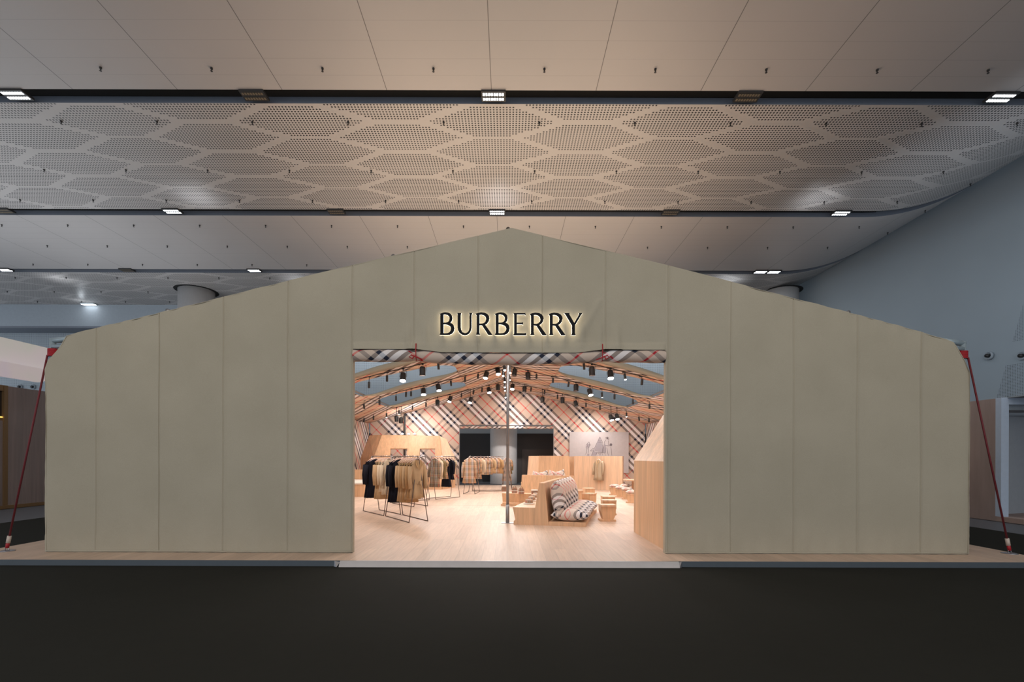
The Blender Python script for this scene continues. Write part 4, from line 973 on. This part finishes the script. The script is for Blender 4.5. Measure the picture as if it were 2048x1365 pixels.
# ---- spotlights
def R3(px, y): return (px - PX) / F * y
bigp = {}; smallp = {}
SPN = {15.1: 'nearest lit rafter', 18.8: 'second rafter', 22.5: 'rearmost rafter'}
cnt = {}
def aimrot(tilt, yaw): return Matrix.Rotation(yaw, 4, 'Z') @ Matrix.Rotation(tilt, 4, 'X')
def spot(px, py, Yr, big, lit, tilt=None, yaw=None, ridge=None):
    q = P(px, py, Yr - (0.05 if big else 0.02)); rng = rnd.random
    tilt = tilt if tilt is not None else rnd.uniform(-0.35, 0.35); yaw = yaw if yaw is not None else rnd.uniform(-0.6, 0.6)
    key = (Yr, q.x < 0); cnt.setdefault(key, []).append(q.x)
    top = (rz_(q.x) if ridge is None else q.z + 0.25) - q.z
    tilt = -0.38 if lit and big else tilt
    t = thing('spotlight', '-', 'spotlight', q, 0, 'large drum spotlights' if big else 'slim cylinder spotlights')
    R_ = aimrot(tilt, yaw)
    if big:
        MB().lathe([(0.055, 0.15), (0.085, 0.13), (0.092, 0.05), (0.092, -0.10), (0.10, -0.13)], n=14, M4=R_).build('housing', 'black', t, True)
        MB().lathe([(0.088, -0.138), (0.088, -0.131)], n=14, M4=R_).build('lens', 'lens' if lit else 'lens_off', t)
        a = Vector((0.11, 0, 0)); b = Vector((-0.11, 0, 0))
        MB().tube([a, a + Vector((0, 0, 0.19)), b + Vector((0, 0, 0.19)), b], 0.009, 5).build('yoke', 'black', t)
        MB().tube([(0, 0, 0.19), (0, 0.03, max(0.21, top))], 0.013, 6).box((-0.03, -0.0, max(0.21, top) - 0.04), (0.03, 0.06, max(0.21, top) + 0.02)).build('clamp', 'black', t)
    else:
        MB().lathe([(0.036, 0.09), (0.038, 0.08), (0.038, -0.10)], n=12, M4=R_).build('housing', 'black', t, True)
        MB().lathe([(0.032, -0.106), (0.032, -0.101)], n=10, M4=R_).build('lens', 'lens' if lit else 'lens_off', t)
        MB().tube([(0, 0, 0.06), (0, 0.02, max(0.12, top))], 0.010, 6).box((-0.08, 0.0, max(0.12, top) - 0.025), (0.05, 0.04, max(0.12, top))).build('clamp', 'black', t)
    t['_m'] = 0; del t['_m']
    SP.append((t, Yr, q.x, big, lit, ridge))
    d_ = R_ @ Vector((0, 0, -1))
    if lit: lamp('SPOT', 'spot_beam', q + d_ * 0.18, 150 if big else 50, NEUT, (d_.to_track_quat('-Z', 'Y')).to_euler(), spot_size=2.3, spot_blend=0.8, shadow_soft_size=0.06)
SP = []
for a in [(738, 770, 0, 0), (774, 757, 0, 0), (806, 755, 1, 1), (845, 743, 1, 0), (877, 733, 0, 0), (1168, 733, 0, 0), (1184, 743, 1, 0), (1221, 750, 1, 1), (1250, 754, 0, 1), (1284, 764, 0, 0)]: spot(a[0], a[1], 15.1, a[2], a[3])
for a in [(728, 813, 0, 0), (759, 805, 0, 0), (792, 797, 0, 0), (812, 789, 0, 0), (822, 788, 0, 0), (847, 784, 1, 1), (877, 776, 1, 1), (902, 767, 0, 0), (930, 759, 0, 0), (956, 753, 0, 0), (972, 751, 1, 1), (996, 743, 1, 1),
          (1029, 745, 1, 0), (1056, 752, 1, 0), (1073, 753, 0, 0), (1106, 761, 0, 0), (1137, 769, 0, 0), (1152, 776, 1, 0), (1180, 785, 1, 1), (1204, 790, 0, 1), (1229, 794, 0, 0), (1266, 804, 0, 0), (1299, 813, 0, 0)]: spot(a[0], a[1], 18.8, a[2], a[3])
for a in [(728, 841, 0, 0), (747, 836, 0, 0), (773, 831, 0, 1), (798, 825, 0, 1), (793, 838, 1, 0), (802, 841, 1, 0), (825, 816, 0, 0), (852, 810, 0, 0), (875, 806, 1, 0), (900, 799, 1, 1), (923, 791, 0, 0), (941, 801, 1, 1), (947, 785, 0, 0), (964, 780, 0, 0), (978, 781, 1, 1), (996, 775, 1, 0),
          (1025, 774, 1, 1), (1049, 779, 1, 0), (1062, 779, 0, 0), (1085, 800, 1, 0), (1089, 785, 0, 0), (1115, 794, 0, 0), (1125, 801, 1, 0), (1152, 808, 1, 0), (1172, 810, 0, 0), (1200, 816, 0, 0), (1222, 836, 1, 1), (1234, 834, 1, 1), (1253, 830, 0, 1), (1278, 838, 0, 0), (1298, 841, 0, 0)]: spot(a[0], a[1], 22.5, a[2], a[3])
for a in [(1009.5, 735, 13.0), (1006.5, 747, 14.2), (1009.5, 760, 16.5), (1009.5, 771, 17.9), (1010, 778, 20.0), (1011, 792, 21.6), (1020, 741, 14.2), (1019, 756, 16.5)]: spot(a[0], a[1], a[2], 0, 1, -0.5, 0.0, ridge=True)
for Yr in (15.1, 18.8, 22.5):
    L = sorted([s for s in SP if s[1] == Yr and s[5] is None], key=lambda s: s[2])
    for i, s in enumerate(L):
        side = [q for q in L if (q[2] < 0) == (s[2] < 0)]; side.sort(key=lambda q: abs(q[2]))
        s[0]['label'] = '%s %s spotlight, %s from the ridge, %s slope, %s' % ('lit' if s[4] else 'dark', 'large' if s[3] else 'slim', ORD[side.index(s)], 'left' if s[2] < 0 else 'right', SPN[Yr])
L = sorted([s for s in SP if s[5]], key=lambda s: s[0].location.z)
for i, s in enumerate(L): s[0]['label'] = 'small lit spotlight along the tent ridge behind the centre pole, %s from the bottom' % ORD[i]; s[0]['group'] = 'ridge spotlights'
lamp('SPOT', 'rear_door_fill', (0.8, 22.3, 4.0), 900, NEUT, (Vector((-0.9, 6.0, -2.7)).to_track_quat('-Z', 'Y')).to_euler(), spot_size=0.42, spot_blend=0.6, shadow_soft_size=0.1)  # unseen spot added to brighten the column behind the rear doorway
lamp('AREA', 'tent_fill', (-1.2, 9.0, 4.3), 45, NEUT, (Vector((3.7, 0, -3.4)).to_track_quat('-Z', 'Y')).to_euler(), shape='DISK', size=0.35)  # fill added to brighten the right hut, hung on no track
# overall fill added under the roof for floor and walls, without any fixtures
for Yr in (10.2, 13.2, 17.0, 20.6, 23.8):
    for x, e in ((-4.4, 1.0), (0.4, 0.8), (4.4, 1.0)):
        lamp('AREA', 'tent_fill', (x, Yr, rz_(x) - 0.35), 62 * e, NEUT, (math.radians(12), 0, 0), shape='DISK', size=0.35)
